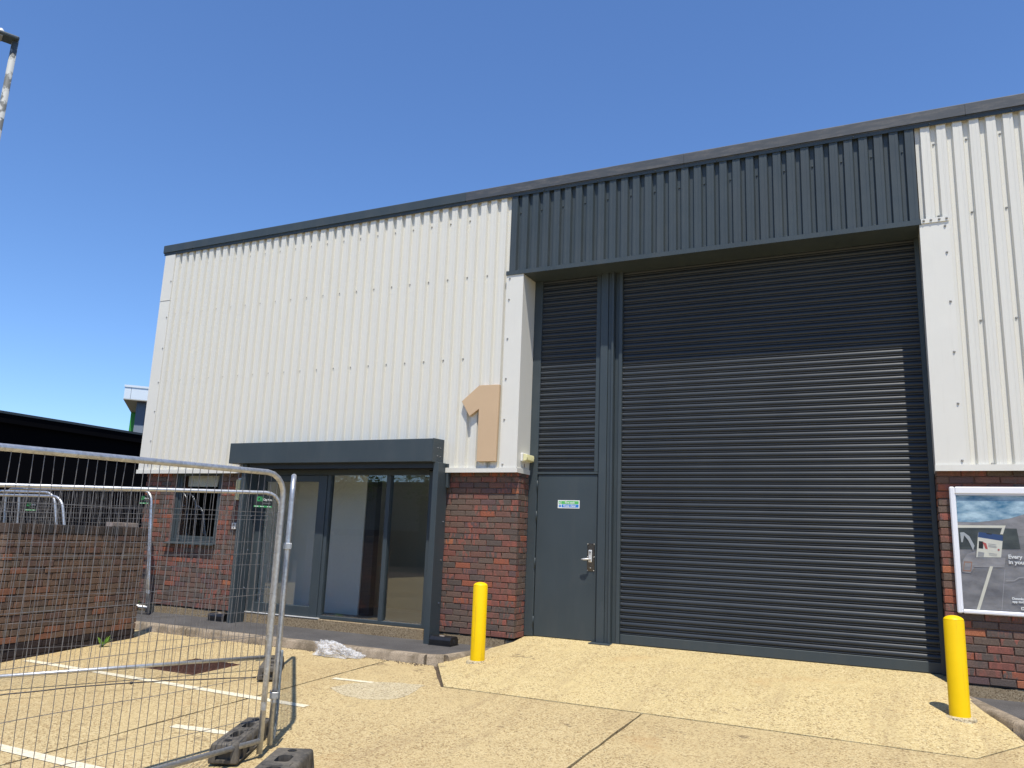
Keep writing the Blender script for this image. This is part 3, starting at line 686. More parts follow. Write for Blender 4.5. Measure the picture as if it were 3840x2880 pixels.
# fire exit sign
fs_ = tag(empty('fire_exit_sign', (.427, DY+.0115, 1.622)), 'small green and blue Fire exit Keep clear sign on dark door', 'sign')
box('plate', 'sign_white', fs_, 0, .302, -.003, 0, 0, .104, bevel=.001)
box('green_band', 'sign_green', fs_, .048, .290, -.0036, -.003, .055, .094); box('blue_band', 'sign_blue', fs_, .056, .290, -.0036, -.003, .012, .050)
text('lettering', 'Fire exit', .040, 'sign_white', fs_, (.100, -.0037, .0615), bold=.0006); text('lettering', 'Keep clear', .040, 'sign_white', fs_, (.080, -.0037, .0195), bold=.0006)
MB().tube([(.031, -.0036, .031), (.031, -.003, .031)], .018, 20).build('mandatory_disc', 'sign_blue', fs_)
MB().prism_y([(.028, .040), (.034, .040), (.033, .027), (.029, .027)], -.0042, -.0036).build('exclamation_mark', 'sign_white', fs_)
box('pictogram', 'sign_green', fs_, .013, .042, -.0036, -.003, .056, .093); MB().prism_y([(.020, .06), (.024, .06), (.027, .070), (.032, .062), (.035, .064), (.030, .075), (.033, .082), (.024, .083), (.019, .076), (.024, .075)], -.0042, -.0036).build('running_figure', 'sign_white', fs_)
# bollards
def bollard(x, y, h, label):
    b = tag(empty('bollard', (x, y, apz(x, y))), label, 'bollard', 'yellow bollards guarding the shutter')
    r = .083; prof = [(r, -.06), (r, h-.045), (r-.002, h-.040)]+[(r*math.cos(a), h-.040+.042*math.sin(a)) for a in [math.radians(k) for k in (12, 28, 44, 60, 75, 87)]]
    MB().lathe(prof, 28).build('post', 'bollard_yellow', b, angle=35)
    MB().lathe([(.135, -.03), (.125, .006), (.09, .014), (.05, .014)], 20).build('mortar_collar', 'cement_patch', b, angle=50)
bollard(.031, -.994, .872, 'yellow steel bollard in front of the brick pier')
bollard(4.808, -1.036, .856, 'yellow steel bollard beside the framed poster')
# bait boxes
def bait(x, y, label):
    b = tag(empty('bait_box', (x, y, -.142+.008*y+.0)), label, 'box', 'rodent bait boxes on the footpath')
    MB().prism_x([(-.105, .012), (-.105, .070), (-.075, .108), (.075, .108), (.105, .070), (.105, .012)], -.155, .155).build('lid', 'black_plastic', b, bevel=.004, seg=1)
    MB().box(-.162, .162, -.112, .112, .0, .0115).build('base', 'black_plastic', b, bevel=.004)
    box('label_plate', 'sticker_paper', b, -.055, .01, -.02, .012, .1081, .1092)
    MB().tube([(.1545, 0, .05), (.1565, 0, .05)], .028, 14).build('entry_hole', 'dpc_black', b)
bait(-.865, -.235, 'black plastic bait box at the foot of the brick pier')
bait(-4.75, -.17, 'black plastic bait box beside the far brick bay')
# bulkhead lights
def bulkhead(loc, rot, label, L):
    b = tag(empty('bulkhead_light', loc), label, 'light', 'emergency bulkhead lights'); b.rotation_euler = rot
    MB().box(-L/2, L/2, -.028, 0, -.055, .055).build('body', 'lamp_body', b, bevel=.01)
    MB().prism_x([(-.0285, -.05), (-.075, -.040), (-.083, 0.), (-.075, .040), (-.0285, .05)], -L/2+.03, L/2).build('diffuser', 'lamp_diffuser', b, bevel=.006)
    mb = MB()
    for i in range(12):
        x = -L/2+.05+i*(L-.09)/11; mb.box(x, x+.006, -.088, -.0835, -.03, .03)
    tag(mb.build('ribs', 'lamp_diffuser', b), kind='stuff')
bulkhead((.0045, .145, 2.262), (0, 0, math.pi/2), 'cream plastic bulkhead light on the white jamb above the fire door', .27)
bulkhead((-4.775, -.001, 1.815), (0, math.pi/2, 0), 'upright cream bulkhead light on brick beside the glazed entrance', .34)
st = tag(box('sticker', 'sticker_paper', None, .0042, .0052, .125, .165, 2.130, 2.195), 'tiny printed sticker below the light on the white jamb', 'sticker')
box('print_mark', 'ink_dark', st, .0053, .0056, .133, .150, 2.140, 2.185)
kb = tag(empty('entry_keypad', (-4.82, 0, 1.196)), 'small white key switch box on brick by the entrance', 'keypad')
MB().box(-.04, .04, -.032, -.0005, 0, .10).build('case', 'lamp_body', kb, bevel=.008); box('lock', 'ink_dark', kb, -.018, .018, -.035, -.0325, .055, .085, bevel=.001); box('button', 'steel', kb, -.012, .012, -.035, -.0325, .018, .036, bevel=.001)
# poster
po = tag(empty('poster_case', (4.9, 0, .65)), 'framed advertising poster of denim pockets on the brick wall', 'poster')
PX1 = 6.55
def pbox(n, m, x0, x1, y0, y1, z0, z1, bevel=0.): return box(n, m, po, x0-4.9, x1-4.9, y0, y1, z0-.65, z1-.65, bevel=bevel)
for a in ((4.896, 4.944, .648, 1.895), (PX1-.048, PX1, .648, 1.895), (4.9445, PX1-.0485, .648, .688), (4.9445, PX1-.0485, 1.822, 1.895)): pbox('frame', 'poster_frame_white', a[0], a[1], -.062, -.004, a[2], a[3], .010)
for a in ((4.9445, 4.951, .69, 1.82), (4.952, PX1-.05, 1.810, 1.821)): pbox('inner_bead', 'poster_frame_white', a[0], a[1], -.050, -.03, a[2], a[3])
pbox('sheet', 'print_grey_denim', 4.9445, PX1-.0485, -.034, -.02, .6885, 1.8215)
lay_ = [0]
def pr_poly(n, m, pts, lift=None):
    lay_[0] += 1; y = -.0342-.00025*lay_[0]
    return MB().prism_y([(x-4.9, z-.65) for x, z in pts], y-.0002, y).build(n, m, po)
pr_poly('printed_shirt', 'print_blue_shirt', [(4.953, 1.808), (6.49, 1.808), (6.49, 1.70), (5.9, 1.66), (5.528, 1.628), (5.404, 1.585), (5.276, 1.564), (5.114, 1.541), (4.953, 1.543)])
pr_poly('printed_waistband', 'print_mid_denim', [(4.953, 1.541), (5.114, 1.540), (5.276, 1.562), (5.404, 1.583), (5.528, 1.626), (5.53, 1.49), (4.953, 1.484)])
pr_poly('printed_pocket_mouth', 'print_dark_pocket', [(4.953, 1.484), (5.46, 1.488), (5.476, 1.289), (4.953, 1.269)])
pr_poly('printed_panel', 'print_mid_denim', [(5.45, 1.575), (6.0, 1.60), (6.0, 1.40), (5.465, 1.419)])
pr_poly('printed_binding', 'print_cream', [(4.953, 1.509), (5.368, 1.516), (5.36, 1.493), (4.953, 1.483)])
pr_poly('printed_binding', 'print_cream', [(5.366, 1.514), (5.338, 1.429), (5.314, 1.430), (5.336, 1.492)])
pr_poly('printed_pocket', 'print_grey_denim', [(5.074, 1.187), (5.343, 1.199), (5.285, .692), (4.953, .692), (4.953, 1.02)])
pr_poly('printed_phone', 'print_screen', [(5.137, 1.446), (5.331, 1.420), (5.337, 1.408), (5.307, 1.204), (5.094, 1.197), (5.126, 1.438)])
pr_poly('printed_phone_bar', 'print_navy', [(5.137, 1.446), (5.331, 1.420), (5.337, 1.408), (5.331, 1.363), (5.122, 1.395), (5.127, 1.438)])
pr_poly('printed_notch', 'print_black', [(5.195, 1.438), (5.245, 1.432), (5.240, 1.422), (5.200, 1.427)])
pr_poly('printed_thumbnail', 'print_black', [(5.127, 1.358), (5.165, 1.353), (5.160, 1.283), (5.120, 1.284)]); pr_poly('printed_thumbnail', 'print_red', [(5.158, 1.350), (5.190, 1.336), (5.198, 1.279), (5.178, 1.283)])
pr_poly('printed_thumbnail', 'print_grey', [(5.114, 1.253), (5.166, 1.246), (5.158, 1.203), (5.107, 1.203)])
for z in (1.335, 1.320, 1.308, 1.243, 1.228): pr_poly('printed_line', 'print_grey', [(5.205, z), (5.275, z-.007), (5.275, z-.011), (5.205, z-.004)])
pr_poly('printed_dot', 'print_red', [(5.291+.009*math.cos(k*.7), 1.278+.009*math.sin(k*.7)) for k in range(9)])
pr_poly('printed_flap', 'print_mid_denim', [(5.086, 1.193), (5.343, 1.201), (5.33, 1.109), (5.068, 1.101)])
pr_poly('printed_stitching', 'print_stitch', [(5.068, 1.106), (5.33, 1.114), (5.33, 1.110), (5.068, 1.102)]); pr_poly('printed_stitching', 'print_stitch', [(5.331, 1.10), (5.334, 1.10), (5.279, .70), (5.275, .70)])
pr_poly('printed_tape', 'print_cream', [(5.205, 1.115), (5.232, 1.113), (5.092, .692), (5.064, .692)])
pr_poly('printed_strap', 'print_mid_denim', [(4.975, 1.165), (5.02, 1.23), (5.091, 1.256), (5.085, 1.17), (5.063, 1.083), (5.032, 1.038), (4.962, 1.046), (4.957, 1.077)])
pr_poly('printed_strap_patch', 'print_rust', [(4.986, 1.152), (5.055, 1.151), (5.040, 1.055), (4.970, 1.056)]); pr_poly('printed_strap_patch', 'print_mid_denim', [(4.991, 1.142), (5.047, 1.141), (5.034, 1.066), (4.976, 1.066)])
pr_poly('printed_clip', 'print_chrome', [(4.968, 1.436), (5.001, 1.441), (5.047, 1.401), (5.086, 1.311), (5.071, 1.26), (5.058, 1.30), (5.035, 1.36), (5.002, 1.41), (4.985, 1.34), (4.972, 1.34)])
pr_poly('printed_stitching', 'print_stitch', [(5.33, .985), (5.40, .99), (5.44, 1.02), (5.50, 1.03), (5.50, 1.025), (5.443, 1.014), (5.403, .985), (5.33, .98)])
yt = -.0342-.00025*(lay_[0]+2)
for s_, z, x, sz in (('Every', 1.198, 5.366, .052), ('in you', 1.146, 5.366, .052), ('Downlo', .807, 5.371, .030), ('app tod', .779, 5.371, .030)):
    text('lettering', s_, sz, 'print_white', po, (x-4.9, yt, z-.65), bold=.0018)
pr_poly('printed_badge', 'print_white', [(5.439, .741), (5.50, .741), (5.50, .712), (5.439, .712)]); pr_poly('printed_triangle', 'print_black', [(5.448, .736), (5.465, .7265), (5.448, .717)])
pbox('glazing', 'poster_glazing', 4.9515, PX1-.05, -.0475, -.0460, .6885, 1.8095)

# ------------------------------------------------------------------ freestanding brick wall
wa, wb = Vector((-4.50, -3.70, 0)), Vector((-4.79, -1.62, 0))
WL = (wb-wa).length; wang = math.atan2(wb.y-wa.y, wb.x-wa.x)
FW = tag(empty('brick_wall', (wa.x, wa.y, 0), wang), 'low brown brick wall with dark brick coping behind mesh fencing', 'wall')
zb = -.345; top = 1.065; course = .0753
box('mortar', 'mortar_dark', FW, .014, WL-.012, .014, .203, zb-.2, top+.09)
nC = 19; k0 = -.30
ff_ = courses(0, WL, top-nC*course, top, .0, course=course)
lay([r_ for r_ in ff_ if r_[2] > -.215], FRONT, 'brick_brown', FW); 
lay([r_ for r_ in ff_ if r_[2] <= -.215], FRONT, 'brick_plum', FW)
lay(courses(.012, .205, top-nC*course, top, .1, course=course), wallmat(0, 0, 0) @ Matrix.Rotation(-math.pi/2, 4, 'Z') @ Matrix.Scale(-1, 4, Vector((1, 0, 0))), 'brick_brown', FW)
x = -.012; i = 0
while x < WL+.01:
    w = .150 if i == 0 else .066
    o = link('coping_brick', get_brick(w, .102, .215, 'brick_blue'), FW); o.location = (x+w/2, -.004+rnd.uniform(-.003, .003), top+.052+rnd.uniform(-.002, .002)); x += w+.010; i += 1
for i, (s0, dz) in enumerate(((1.60, 0.), (1.83, .0))):
    q = wa.lerp(wb, s0/WL); o = link('loose_brick', get_brick(.215, .055, .10, 'brick_grey'))
    o.rotation_euler.z = wang+(.02, -.03)[i]; off = Matrix.Rotation(wang, 3, 'Z') @ Vector((0, .02, 0)); o.location = (q.x+off.x, q.y+off.y, top+.105+.029)
    tag(o, ('pale loose brick on the wall coping, further from the white building', 'pale loose brick on the wall coping, at the end by the white building')[i], 'brick', 'loose bricks on the wall')

# ------------------------------------------------------------------ mesh fence panels
def fence(p, ang, L, zg, slope, label, hz, singles, H_=1.99, rail=.115, pitch=.0612, seed=1, bulge=.0, rack=0.):
    f = tag(empty('mesh_fence', (p[0], p[1], zg), ang), label, 'fence', 'temporary mesh fence panels')
    r = .17; T = lambda x, z, y=0.: (x+rack*z, y, z+slope*x)
    pts = [T(0, .03), T(0, .6), T(0, H_-r)]+[T(r-r*math.cos(a), H_-r+r*math.sin(a)) for a in (.3, .6, .9, 1.2)]+[T(r, H_), T(L/2, H_), T(L-r, H_)]+[T(L-r+r*math.sin(a), H_-r+r*math.cos(a)) for a in (.3, .6, .9, 1.2)]+[T(L, H_-r), T(L, .6), T(L, .03)]
    MB().tube(pts, .0205, 12).build('frame', 'galvanised', f, smooth=True)
    MB().tube([T(.015, rail), T(L-.015, rail)], .0185, 12).build('bottom_rail', 'galvanised', f, smooth=True)
    for z in (1.05, .32):
        MB().tube([T(0, z), T(0, z+.05)], .0218, 14).build('collar', 'galvanised', f)
    rr = random.Random(seed); wm = MB(); meshes = []
    def wire(x, z0, z1, ph):
        n = 9; return [(x+.005*math.sin(ph+3.1*t/n)*(t/n)+rr.uniform(-.0035, .0035), rr.uniform(-.004, .004)+bulge*math.sin(math.pi*t/n), z0+(z1-z0)*t/n) for t in range(n+1)]
    n = int((L-.06)/pitch); x0 = (L-(n-1)*pitch)/2
    for v in range(7):
        mb = MB(); mb.tube(wire(0, rail, H_-.003, rr.uniform(0, 6)), .0021, 4); meshes.append(mb.mesh('vertical_wire', 'wire'))
    for i in range(n):
        x = x0+i*pitch+rr.uniform(-.004, .004); dx = min(x, L-x)
        zt = H_ if dx > r else H_-r+math.sqrt(max(0, r*r-(r-dx)**2))
        if singles:
            o = link('vertical_wire', meshes[i % 7], f); o.location = T(x, 0); s_ = (zt-rail)/(H_-rail); o.scale.z = s_; o.location.z += rail*(1-s_); o.rotation_euler.z = rr.choice((0, math.pi)); o.rotation_euler.y = rr.uniform(-.0035, .0035)
        else: wm.tube([(a+rack*c, b, c+slope*x) for a, b, c in wire(x, rail, zt-.003, rr.uniform(0, 6))], .0021, 4)
    for z in hz:
        pts = [T(.01+(L-.02)*t/8, z+rr.uniform(-.006, .006)*(0 < t < 8), .0042) for t in range(9)]
        mb = wm if not singles else MB(); mb.tube(pts, .0023, 4)
        if singles: mb.build('horizontal_wire', 'wire', f)
    if not singles: tag(wm.build('wire_mesh', 'wire', f), kind='stuff')
    return f
HA = (1.70, 1.41, 1.12, .83, .56, .28); HB = (1.655, 1.61, 1.37, 1.125, .87, .62, .38)
fA = fence((.285, -4.70), math.atan2(-.9965, -.084), 3.45, -.378, -.020, 'galvanised mesh fence panel whose foot stands in the two grey blocks', HA, True, seed=3)
fB = fence((-1.85, -2.35), math.atan2(-.835, -.55), 3.45, -.296, -.034, 'galvanised mesh fence panel standing in front of the low brown wall', HB, True, seed=5, H_=1.91, rail=.145)
cA, cB = Vector((.195, -4.50)), Vector((-1.80, -2.20)); dC = cB-cA
fC = fence(tuple(cA), math.atan2(dC.y, dC.x), dC.length, -.372, .027, 'mesh fence panel linking the near and far feet, casting a looped shadow', HA, True, seed=8)
# coupler clips at the near posts
for z in (1.43, .36):
    cl = MB().box(-.075, .035, -.03, -.022, z, z+.045).box(-.075, .035, .022, .030, z, z+.045).box(-.075, -.068, -.0219, .0219, z, z+.045).build('coupler', 'galvanised', fC, bevel=.002, seg=1)
fD = fence((-6.05, -.36), math.pi+.05, 3.45, -.150, 0., 'mesh fence panel on the footpath in front of the far brick bay', HB, False, seed=11, H_=1.90, rack=.13)
fD2 = fence((-6.16, -.30), math.pi-.02, 3.45, -.150, 0., 'mesh fence panel stacked against the one before the far brick bay', HB, False, seed=12, H_=1.93, rack=.13)
fE = fence((-7.05, -1.05), math.pi+.16, 3.4, -.27, 0., 'mesh fence panel leaning behind the brick wall, rear of the pair', HB, False, seed=13, H_=1.93, rack=.27)
fF = fence((-6.55, -1.25), math.pi+.12, 3.4, -.27, 0., 'mesh fence panel leaning behind the brick wall, front of the pair', HB, False, seed=14, H_=1.86, rack=.30)
# hire signs
def hire_sign(loc, rz, w, label):
    s_ = tag(empty('hire_sign', loc, rz), label, 'sign', 'hire company signs on the fencing'); h = w*.66
    k = w/.2
    box('plate', 'sign_black', s_, 0, w, -.004, 0, 0, h, bevel=.001); box('green_strip', 'logo_green', s_, .002, w-.002, -.0045, -.004, .002*k, .020*k)
    P = lambda pts: [(x*k+.22*(z-.06)*k, z*k) for x, z in pts]
    MB().prism_y(P([(.022, .118), (.052, .118), (.052, .104), (.037, .104), (.037, .080), (.052, .080), (.052, .066), (.022, .066)]), -.005, -.004).build('emblem', 'logo_green', s_)
    MB().prism_y(P([(.055, .118), (.066, .118), (.066, .098), (.076, .098), (.076, .118), (.088, .118), (.088, .066), (.076, .066), (.076, .086), (.066, .086), (.066, .066), (.055, .066)]), -.005, -.004).build('emblem', 'logo_green', s_)
    text('lettering', 'City Hire', .034*k, 'sign_white', s_, (.098*k, -.0047, .076*k), bold=.0005, sx=.72)
    box('strapline', 'print_grey', s_, .09*k, .18*k, -.0045, -.004, .047*k, .050*k)
    for a in (.012, .07, .145): box('strip_print', 'sign_white', s_, a*k, (a+.04)*k, -.005, -.0045, .008*k, .014*k)
    return s_
def along(f_ang, p, s): return (p[0]+math.cos(f_ang)*s, p[1]+math.sin(f_ang)*s)
aB = math.atan2(-.835, -.55); q = along(aB, (-1.85, -2.35), .295)
hire_sign((q[0]+.83*.022, q[1]-.55*.022, 1.442), aB+math.pi, .20, 'black and green hire sign clipped to the fence by the glazed entrance')
hire_sign((-6.49, -.41, 1.54), 0.04, .20, 'black and green hire sign on the fence before the far brick bay')
hire_sign((-7.86, -1.37, 1.36), .14, .22, 'black and green hire sign on the fence pair behind the wall')
# feet
def foot(x, y, ang, label, L=.82, w=.21, h=.135, zoff=0.):
    f = tag(empty('ballast_block', (x, y, yz(x, y)+zoff+.002), ang), label, 'ballast block', 'grey blocks holding the fencing')
    bm = bmesh.new(); bmesh.ops.create_cube(bm, size=1.0)
    for v in bm.verts:
        v.co.x *= L; v.co.y *= w*(1. if v.co.z < 0 else .86); v.co.z = (v.co.z+.5)*h
    bmesh.ops.bevel(bm, geom=bm.edges[:], offset=.022, segments=3, affect='EDGES', profile=.6)
    me = bpy.data.meshes.new('body'); bm.to_mesh(me); bm.free(); me.materials.append(MATS['grey_block'])
    for p in me.polygons: p.use_smooth = True
    me.set_sharp_from_angle(angle=math.radians(35)); body = link('body', me, f)
    cut = MB()
    for a, b in ((-.27*L, -.06*L), (.06*L, .27*L)):
        mb_ = [(a+.03, -w*.17), (b-.03, -w*.17), (b, -w*.08), (b, w*.08), (b-.03, w*.17), (a+.03, w*.17), (a, w*.08), (a, -w*.08)]
        cut.prism_z(mb_, h*.35, h+.05)
    for sx in (-1, 1): cut.box(sx*L/2-.03, sx*L/2+.03, -w*.24, w*.24, .028, h*.62)
    for k in range(5):
        x_ = -L*.4+k*L*.2
        for sy in (-1, 1): cut.box(x_-.045, x_+.045, sy*w/2-.014, sy*w/2+.02, .02, h*.66)
    co = cut.build('cutter', 'grey_block'); md = body.modifiers.new('slots', 'BOOLEAN'); md.object = co; md.operation = 'DIFFERENCE'; md.solver = 'EXACT'
    bpy.context.view_layer.update(); co.parent = f; bpy.context.view_layer.update()
    nm = bpy.data.meshes.new_from_object(body.evaluated_get(bpy.context.evaluated_depsgraph_get())); body.modifiers.clear(); body.data = nm
    bpy.data.objects.remove(co)
    for sx in (-1, 1): 
        MB().lathe([(.030, 0), (.030, .004), (.0, .004)], 14, (sx*.40*L, 0, h-.001)).build('post_socket', 'black_plastic', f)
    box('top_rib', 'grey_block', f, -.045*L, .045*L, -w*.30, w*.30, h-.003, h+.007, bevel=.003)
foot(.03, -4.61, math.atan2(.89, -.455), 'long grey ballast block under the mesh panel, strapped with wires')
foot(.80, -5.10, math.atan2(-.90, .42), 'grey ballast block with recessed end beside the joined fence posts', w=.29)
foot(-1.66, -2.46, math.atan2(.64, -.48), 'dark ballast block on the yard before the glazed entrance')
foot(-7.35, -1.15, .2, 'ballast block behind the low brown wall')
# rope and cable
mb = MB(); pr0 = [(.222, -4.484, .32), (.224, -4.484, .1), (.222, -4.478, -.08), (.214, -4.474, -.2), (.205, -4.470, -.33)]
pts = []
for i in range(len(pr0)-1):
    for t in range(8): pts.append(Vector(pr0[i]).lerp(Vector(pr0[i+1]), t/8))
for st_ in (0, 2.09, 4.19): mb.tube([p+Vector((.0055*math.cos(i*.9+st_), .0055*math.sin(i*.9+st_), 0)) for i, p in enumerate(pts)], .0048, 5)
tag(mb.build('rope', 'rope_blue', None, smooth=True), 'blue grey twisted rope hanging beside the joined fence posts', 'rope')
pts = []
for i in range(25):
    t = i/24; x = -1.62-1.9*t; y = -2.72-2.9*t; pts.append((x+.01*math.sin(i*2.), y+.02*math.sin(i*1.3), yz(x, y)+.012+.05*math.sin(math.pi*min(1, t*1.2))))
mb = MB().tube(pts, .0055, 6); kp = pts[8]; mb.lathe([(.004, -.014), (.016, -.006), (.018, .004), (.006, .014)], 8, kp)
tag(mb.build('cable', 'cable_dark', None, smooth=True), 'thin black cable trailing from the dark ballast block', 'cable')
# plastic sheet
bm = bmesh.new(); bmesh.ops.create_icosphere(bm, subdivisions=5, radius=1.)
from mathutils import noise as mn
for v in bm.verts:
    d = v.co.copy(); n = mn.fractal(d*2.3, 1., 2.1, 4)+.6*abs(mn.noise(d*5.1))
    r = 1+.45*n; v.co = Vector((d.x*r*.27, d.y*r*.11, max(0., (d.z*r*.085+.03)*(1.1-.7*d.x)+.02*abs(mn.noise(d*9.))*d.z)))
me = bpy.data.meshes.new('plastic_sheet'); bm.to_mesh(me); bm.free(); me.materials.append(MATS['clear_plastic'])
o = link('plastic_sheet', me); o.location = (-1.72, -1.26, yz(0, -1.26)+.003); o.rotation_euler.z = .1
tag(o, 'crumpled clear plastic sheet lying against the kerb', 'plastic')
# drain cover
dc = tag(empty('drain_cover', (-2.64, -2.58, yz(0, -2.58)), 0), 'rusty square drain cover set into the yard', 'drain cover'); dc.rotation_euler.x = math.atan(.036)
MB().box(-.34, .34, -.34, .34, -.03, .002).build('frame', 'rusty_iron', dc); MB().box(-.315, .315, -.315, .315, .0025, .007).build('plate', 'rusty_iron', dc, bevel=.002, seg=1)
mb = MB()
for i in range(15):
    for j in range(15):
        x, y = -.29+i*.0415, -.29+j*.0415; a = ((i+j) % 2)*math.pi/2; c, s_ = math.cos(a), math.sin(a)
        P = [(x+c*u-s_*v, y+s_*u+c*v) for u, v in ((-.018, -.006), (.018, -.006), (.018, .006), (-.018, .006))]
        mb.prism_z(P, .007, .013)
tag(mb.build('studs', 'rusty_iron', dc), kind='stuff')
# weeds
def weed(x, y, z, n, h, label, seed):
    rr = random.Random(seed); w = tag(empty('weed', (x, y, z)), label, 'weed'); mb = MB(); sm = MB()
    for i in range(n):
        a = rr.uniform(0, 6.28); t = rr.uniform(.5, 1.); L = h*t; lean = rr.uniform(.2, .9); wd_ = L*.13
        d = Vector((math.cos(a), math.sin(a), 0)); sd = Vector((-d.y, d.x, 0)); pts = []
        for k in range(5):
            u = k/4; c = d*(L*lean*u)+Vector((0, 0, L*u*(1-.35*u*lean))); ww = wd_*math.sin(math.pi*min(.97, u+.08)); pts += [c-sd*ww, c+sd*ww]
        mb.add(pts, [(2*k, 2*k+1, 2*k+3, 2*k+2) for k in range(4)])
        sm.tube([(0, 0, 0), tuple(d*(L*.3*lean)+Vector((0, 0, L*.28)))], .0021, 4)
    mb.build('leaves', 'weed_green', w); sm.build('stems', 'weed_green', w)
weed(-4.52, -2.29, yz(0, -2.29), 12, .16, 'small green weed growing at the foot of the brown wall', 3)
weed(-6.75, -.12, -.145, 26, .26, 'tuft of weeds at the corner of the white building', 5)
# leaf litter and pebbles along the kerb, a few dark bits on the ramp
rr = random.Random(4); mb = MB()
for i in range(240):
    if i < 150: x = rr.uniform(-4.4, -.5); y = -1.14-abs(rr.gauss(0, .025)); z = yz(x, y)
    elif i < 200: t = rr.random(); x = -.44+.64*t; y = -1.07-.95*t+rr.gauss(0, .012); z = yz(x, y)
    else: x = rr.uniform(-.9, -.55); y = -1.16-abs(rr.gauss(0, .04)); z = yz(x, y)
    s_ = rr.uniform(.004, .012); a = rr.uniform(0, 3)
    mb.add([(x+s_*math.cos(a+k*2.1), y+s_*math.sin(a+k*2.1), z) for k in range(3)]+[(x, y, z+s_*.9)], [(0, 1, 3), (1, 2, 3), (2, 0, 3)])
tag(mb.build('grit', 'joint_dirt', None), 'loose dark grit gathered along the kerb', 'grit', kind='stuff')

# ------------------------------------------------------------------ neighbours and lamp
nbld = tag(empty('black_warehouse', (-14, 4, 0)), 'low black clad warehouse behind the mesh fencing', 'building')
box('wall', 'black_wall', nbld, -12, 0, -16, 16, -.4, 3.45); box('roof_edge', 'anthracite', nbld, -12, .14, -16.1, 16.1, 3.605, 3.66)
box('gutter', 'black_wall', nbld, .0, .12, -16.1, 16.1, 3.40, 3.60)
of = tag(empty('office_block', (-31.31, 18.06, 0), math.atan2(.73, .68)), 'distant office block with white panelled overhang and green fin', 'building')
box('wall', 'office_slate', of, .62, 9, .5, 4.9, 6.4, 7.598); box('lower_wall', 'office_grey', of, .62, 9, .48, 4.9, -.4, 6.395); box('rear_block', 'office_slate', of, .9, 9, 5.16, 14, -.4, 7.4)
for i in range(10):
    a = .0 if i == 0 else .32+(i-1)*.92; b = .32+i*.92
    box('fascia_panel', 'office_white', of, a+.008, b-.008, 0, .3, 7.645, 8.25)
box('fascia_top', 'office_white', of, -.02, 8.6, -.03, 5.2, 8.255, 8.37); box('fascia_core', 'office_slate', of, .02, 8.58, .03, 5.1, 7.66, 8.25); box('side_fascia', 'office_white', of, 0, .3, .31, 5.15, 7.645, 8.25)
box('soffit', 'soffit_cream', of, .0, 8.6, .0, 5.15, 7.60, 7.64)
for x in (1.08, 2.0, 2.92): box('panel_joint', 'dpc_black', of, x, x+.03, .47, .479, -.4, 7.6)
box('green_fin', 'office_green', of, .02, .80, 4.92, 5.14, -.4, 7.595)
lp = tag(empty('street_lamp', (-7.94, -2.73, yz(0, -2.7))), 'weathered grey lamp post with flat head above the fencing', 'lamp')
def m_flaky():
    t = NT('flaky_paint'); p = t.pos(); a = t.noise(p, 6, 5, .6)
    t.bsdf(t.ramp(a, [(.46, (.10, .105, .10)), (.52, (.36, .37, .35))]), .7)
m_flaky()
MB().tube([(0, 0, 0), (0, 0, 4), (0.03, 0.05, 9.02)], [.075, .06, .047], 14).build('pole', 'flaky_paint', lp, smooth=True)
MB().tube([(0, 0, .0), (0, 0, 1.2)], .09, 14).build('base_section', 'flaky_paint', lp, smooth=True)
hdv = Vector((-.42, -.9, 0)).normalized()
hm = MB().box(-.10, .66, -.13, .13, 9.00, 9.06).build('lamp_head', 'anthracite', lp, bevel=.02); hm.rotation_euler.z = math.atan2(hdv.y, hdv.x)
hb = MB().box(.12, .60, -.10, .10, 8.985, 8.9995).build('lens', 'roof_grey', lp); hb.rotation_euler.z = hm.rotation_euler.z
hc = MB().lathe([(.05, 9.06), (.05, 9.11), (.02, 9.15)], 12, (.15, 0, 0)).build('sensor', 'lamp_body', lp, smooth=True); hc.rotation_euler.z = hm.rotation_euler.z
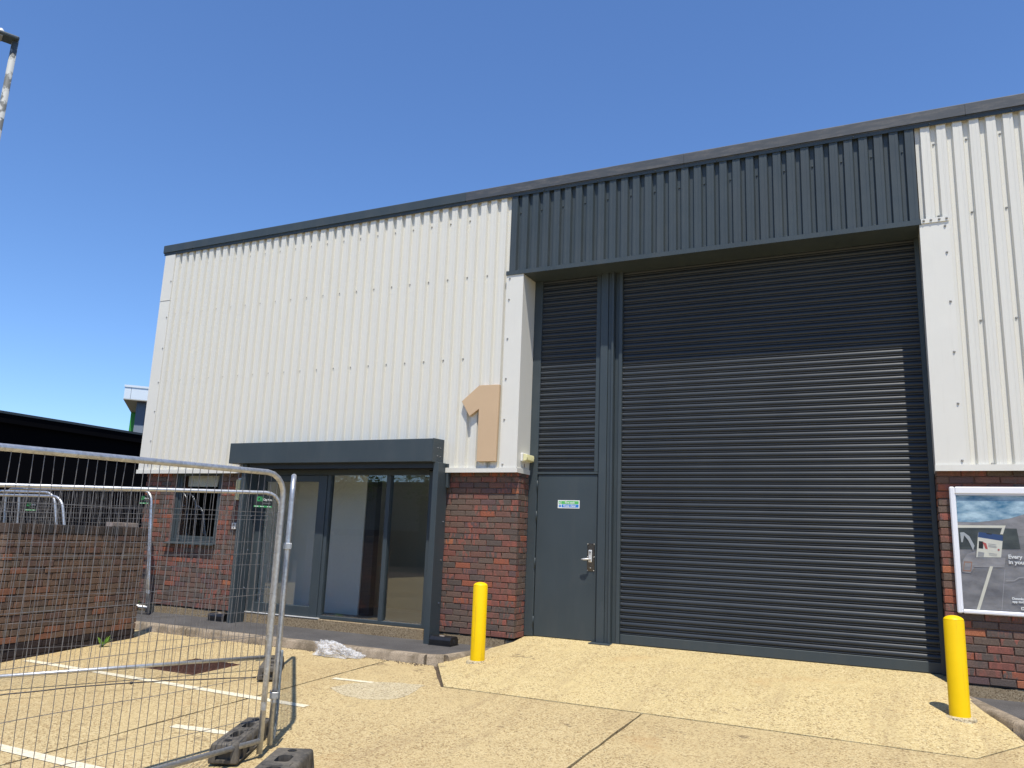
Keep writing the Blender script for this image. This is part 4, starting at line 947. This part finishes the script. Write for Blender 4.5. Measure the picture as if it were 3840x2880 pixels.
# across the yard (seen mirrored in the glazing)
ob = tag(empty('opposite_unit', (-20, -34, -.65)), 'pale ribbed unit across the yard, mirrored in the glazing', 'building')
box('brick_foot', 'brick_brown', ob, -42, 32, -10, 0, 0, 2.2); box('upper_cladding', 'interior_buff', ob, -42.05, 32.05, -10.05, .05, 2.21, 5.0); box('roof_edge', 'anthracite', ob, -42.2, 32.2, -10.2, .2, 5.01, 5.3)
for x in (-30, -15, -3, 9, 21): box('shutter_door', 'anthracite_slat', ob, x, x+4, .051, .09, 0, 4.4)
def tree(x, y, h, seed, label):
    rr = random.Random(seed); t = tag(empty('broadleaf_tree', (x, y, -.66)), label, 'tree', 'trees across the yard')
    tr = MB().tube([(0, 0, -.1), (.05, .03, h*.25), (-.06, .1, h*.5), (0, .05, h*.8)], [.26, .2, .14, .04], 10); cl_ = []
    for i in range(9):
        a = i*2.4; z = h*(.35+.05*i); e = Vector((math.cos(a)*h*.2, math.sin(a)*h*.2, z+h*.13)); tr.tube([(0, .05, z), tuple(e*.6+Vector((0, 0, z*.4))), tuple(e)], [.09, .06, .02], 6); cl_.append(e)
    tr.build('trunk', 'bark', t, smooth=True); mb = MB()
    for i in range(36): cl_.append(Vector((rr.gauss(0, h*.15), rr.gauss(0, h*.15), h*(.66+rr.gauss(0, .13)))))
    for c in cl_:
        rad = h*rr.uniform(.05, .10)
        for k in range(85):
            p = c+Vector((rr.gauss(0, 1), rr.gauss(0, 1), rr.gauss(0, .8)))*rad; s_ = rr.uniform(.08, .16)
            u = Vector((rr.gauss(0, 1), rr.gauss(0, 1), rr.gauss(0, 1))).normalized(); w = u.orthogonal().normalized()
            mb.add([p-u*s_, p+w*s_*.5, p+u*s_, p-w*s_*.5], [(0, 1, 2, 3)])
    mb.build('crown', 'leaf_green', t)
for i, (x, y, h) in enumerate(((-27, -30, 9.), (-34, -29, 8.), (-19, -31, 8.5))):
    tree(x, y, h, 20+i, ('broadleaf tree across the yard, tallest of the three', 'broadleaf tree across the yard, farthest towards the black warehouse', 'broadleaf tree across the yard, facing the roller shutter')[i])
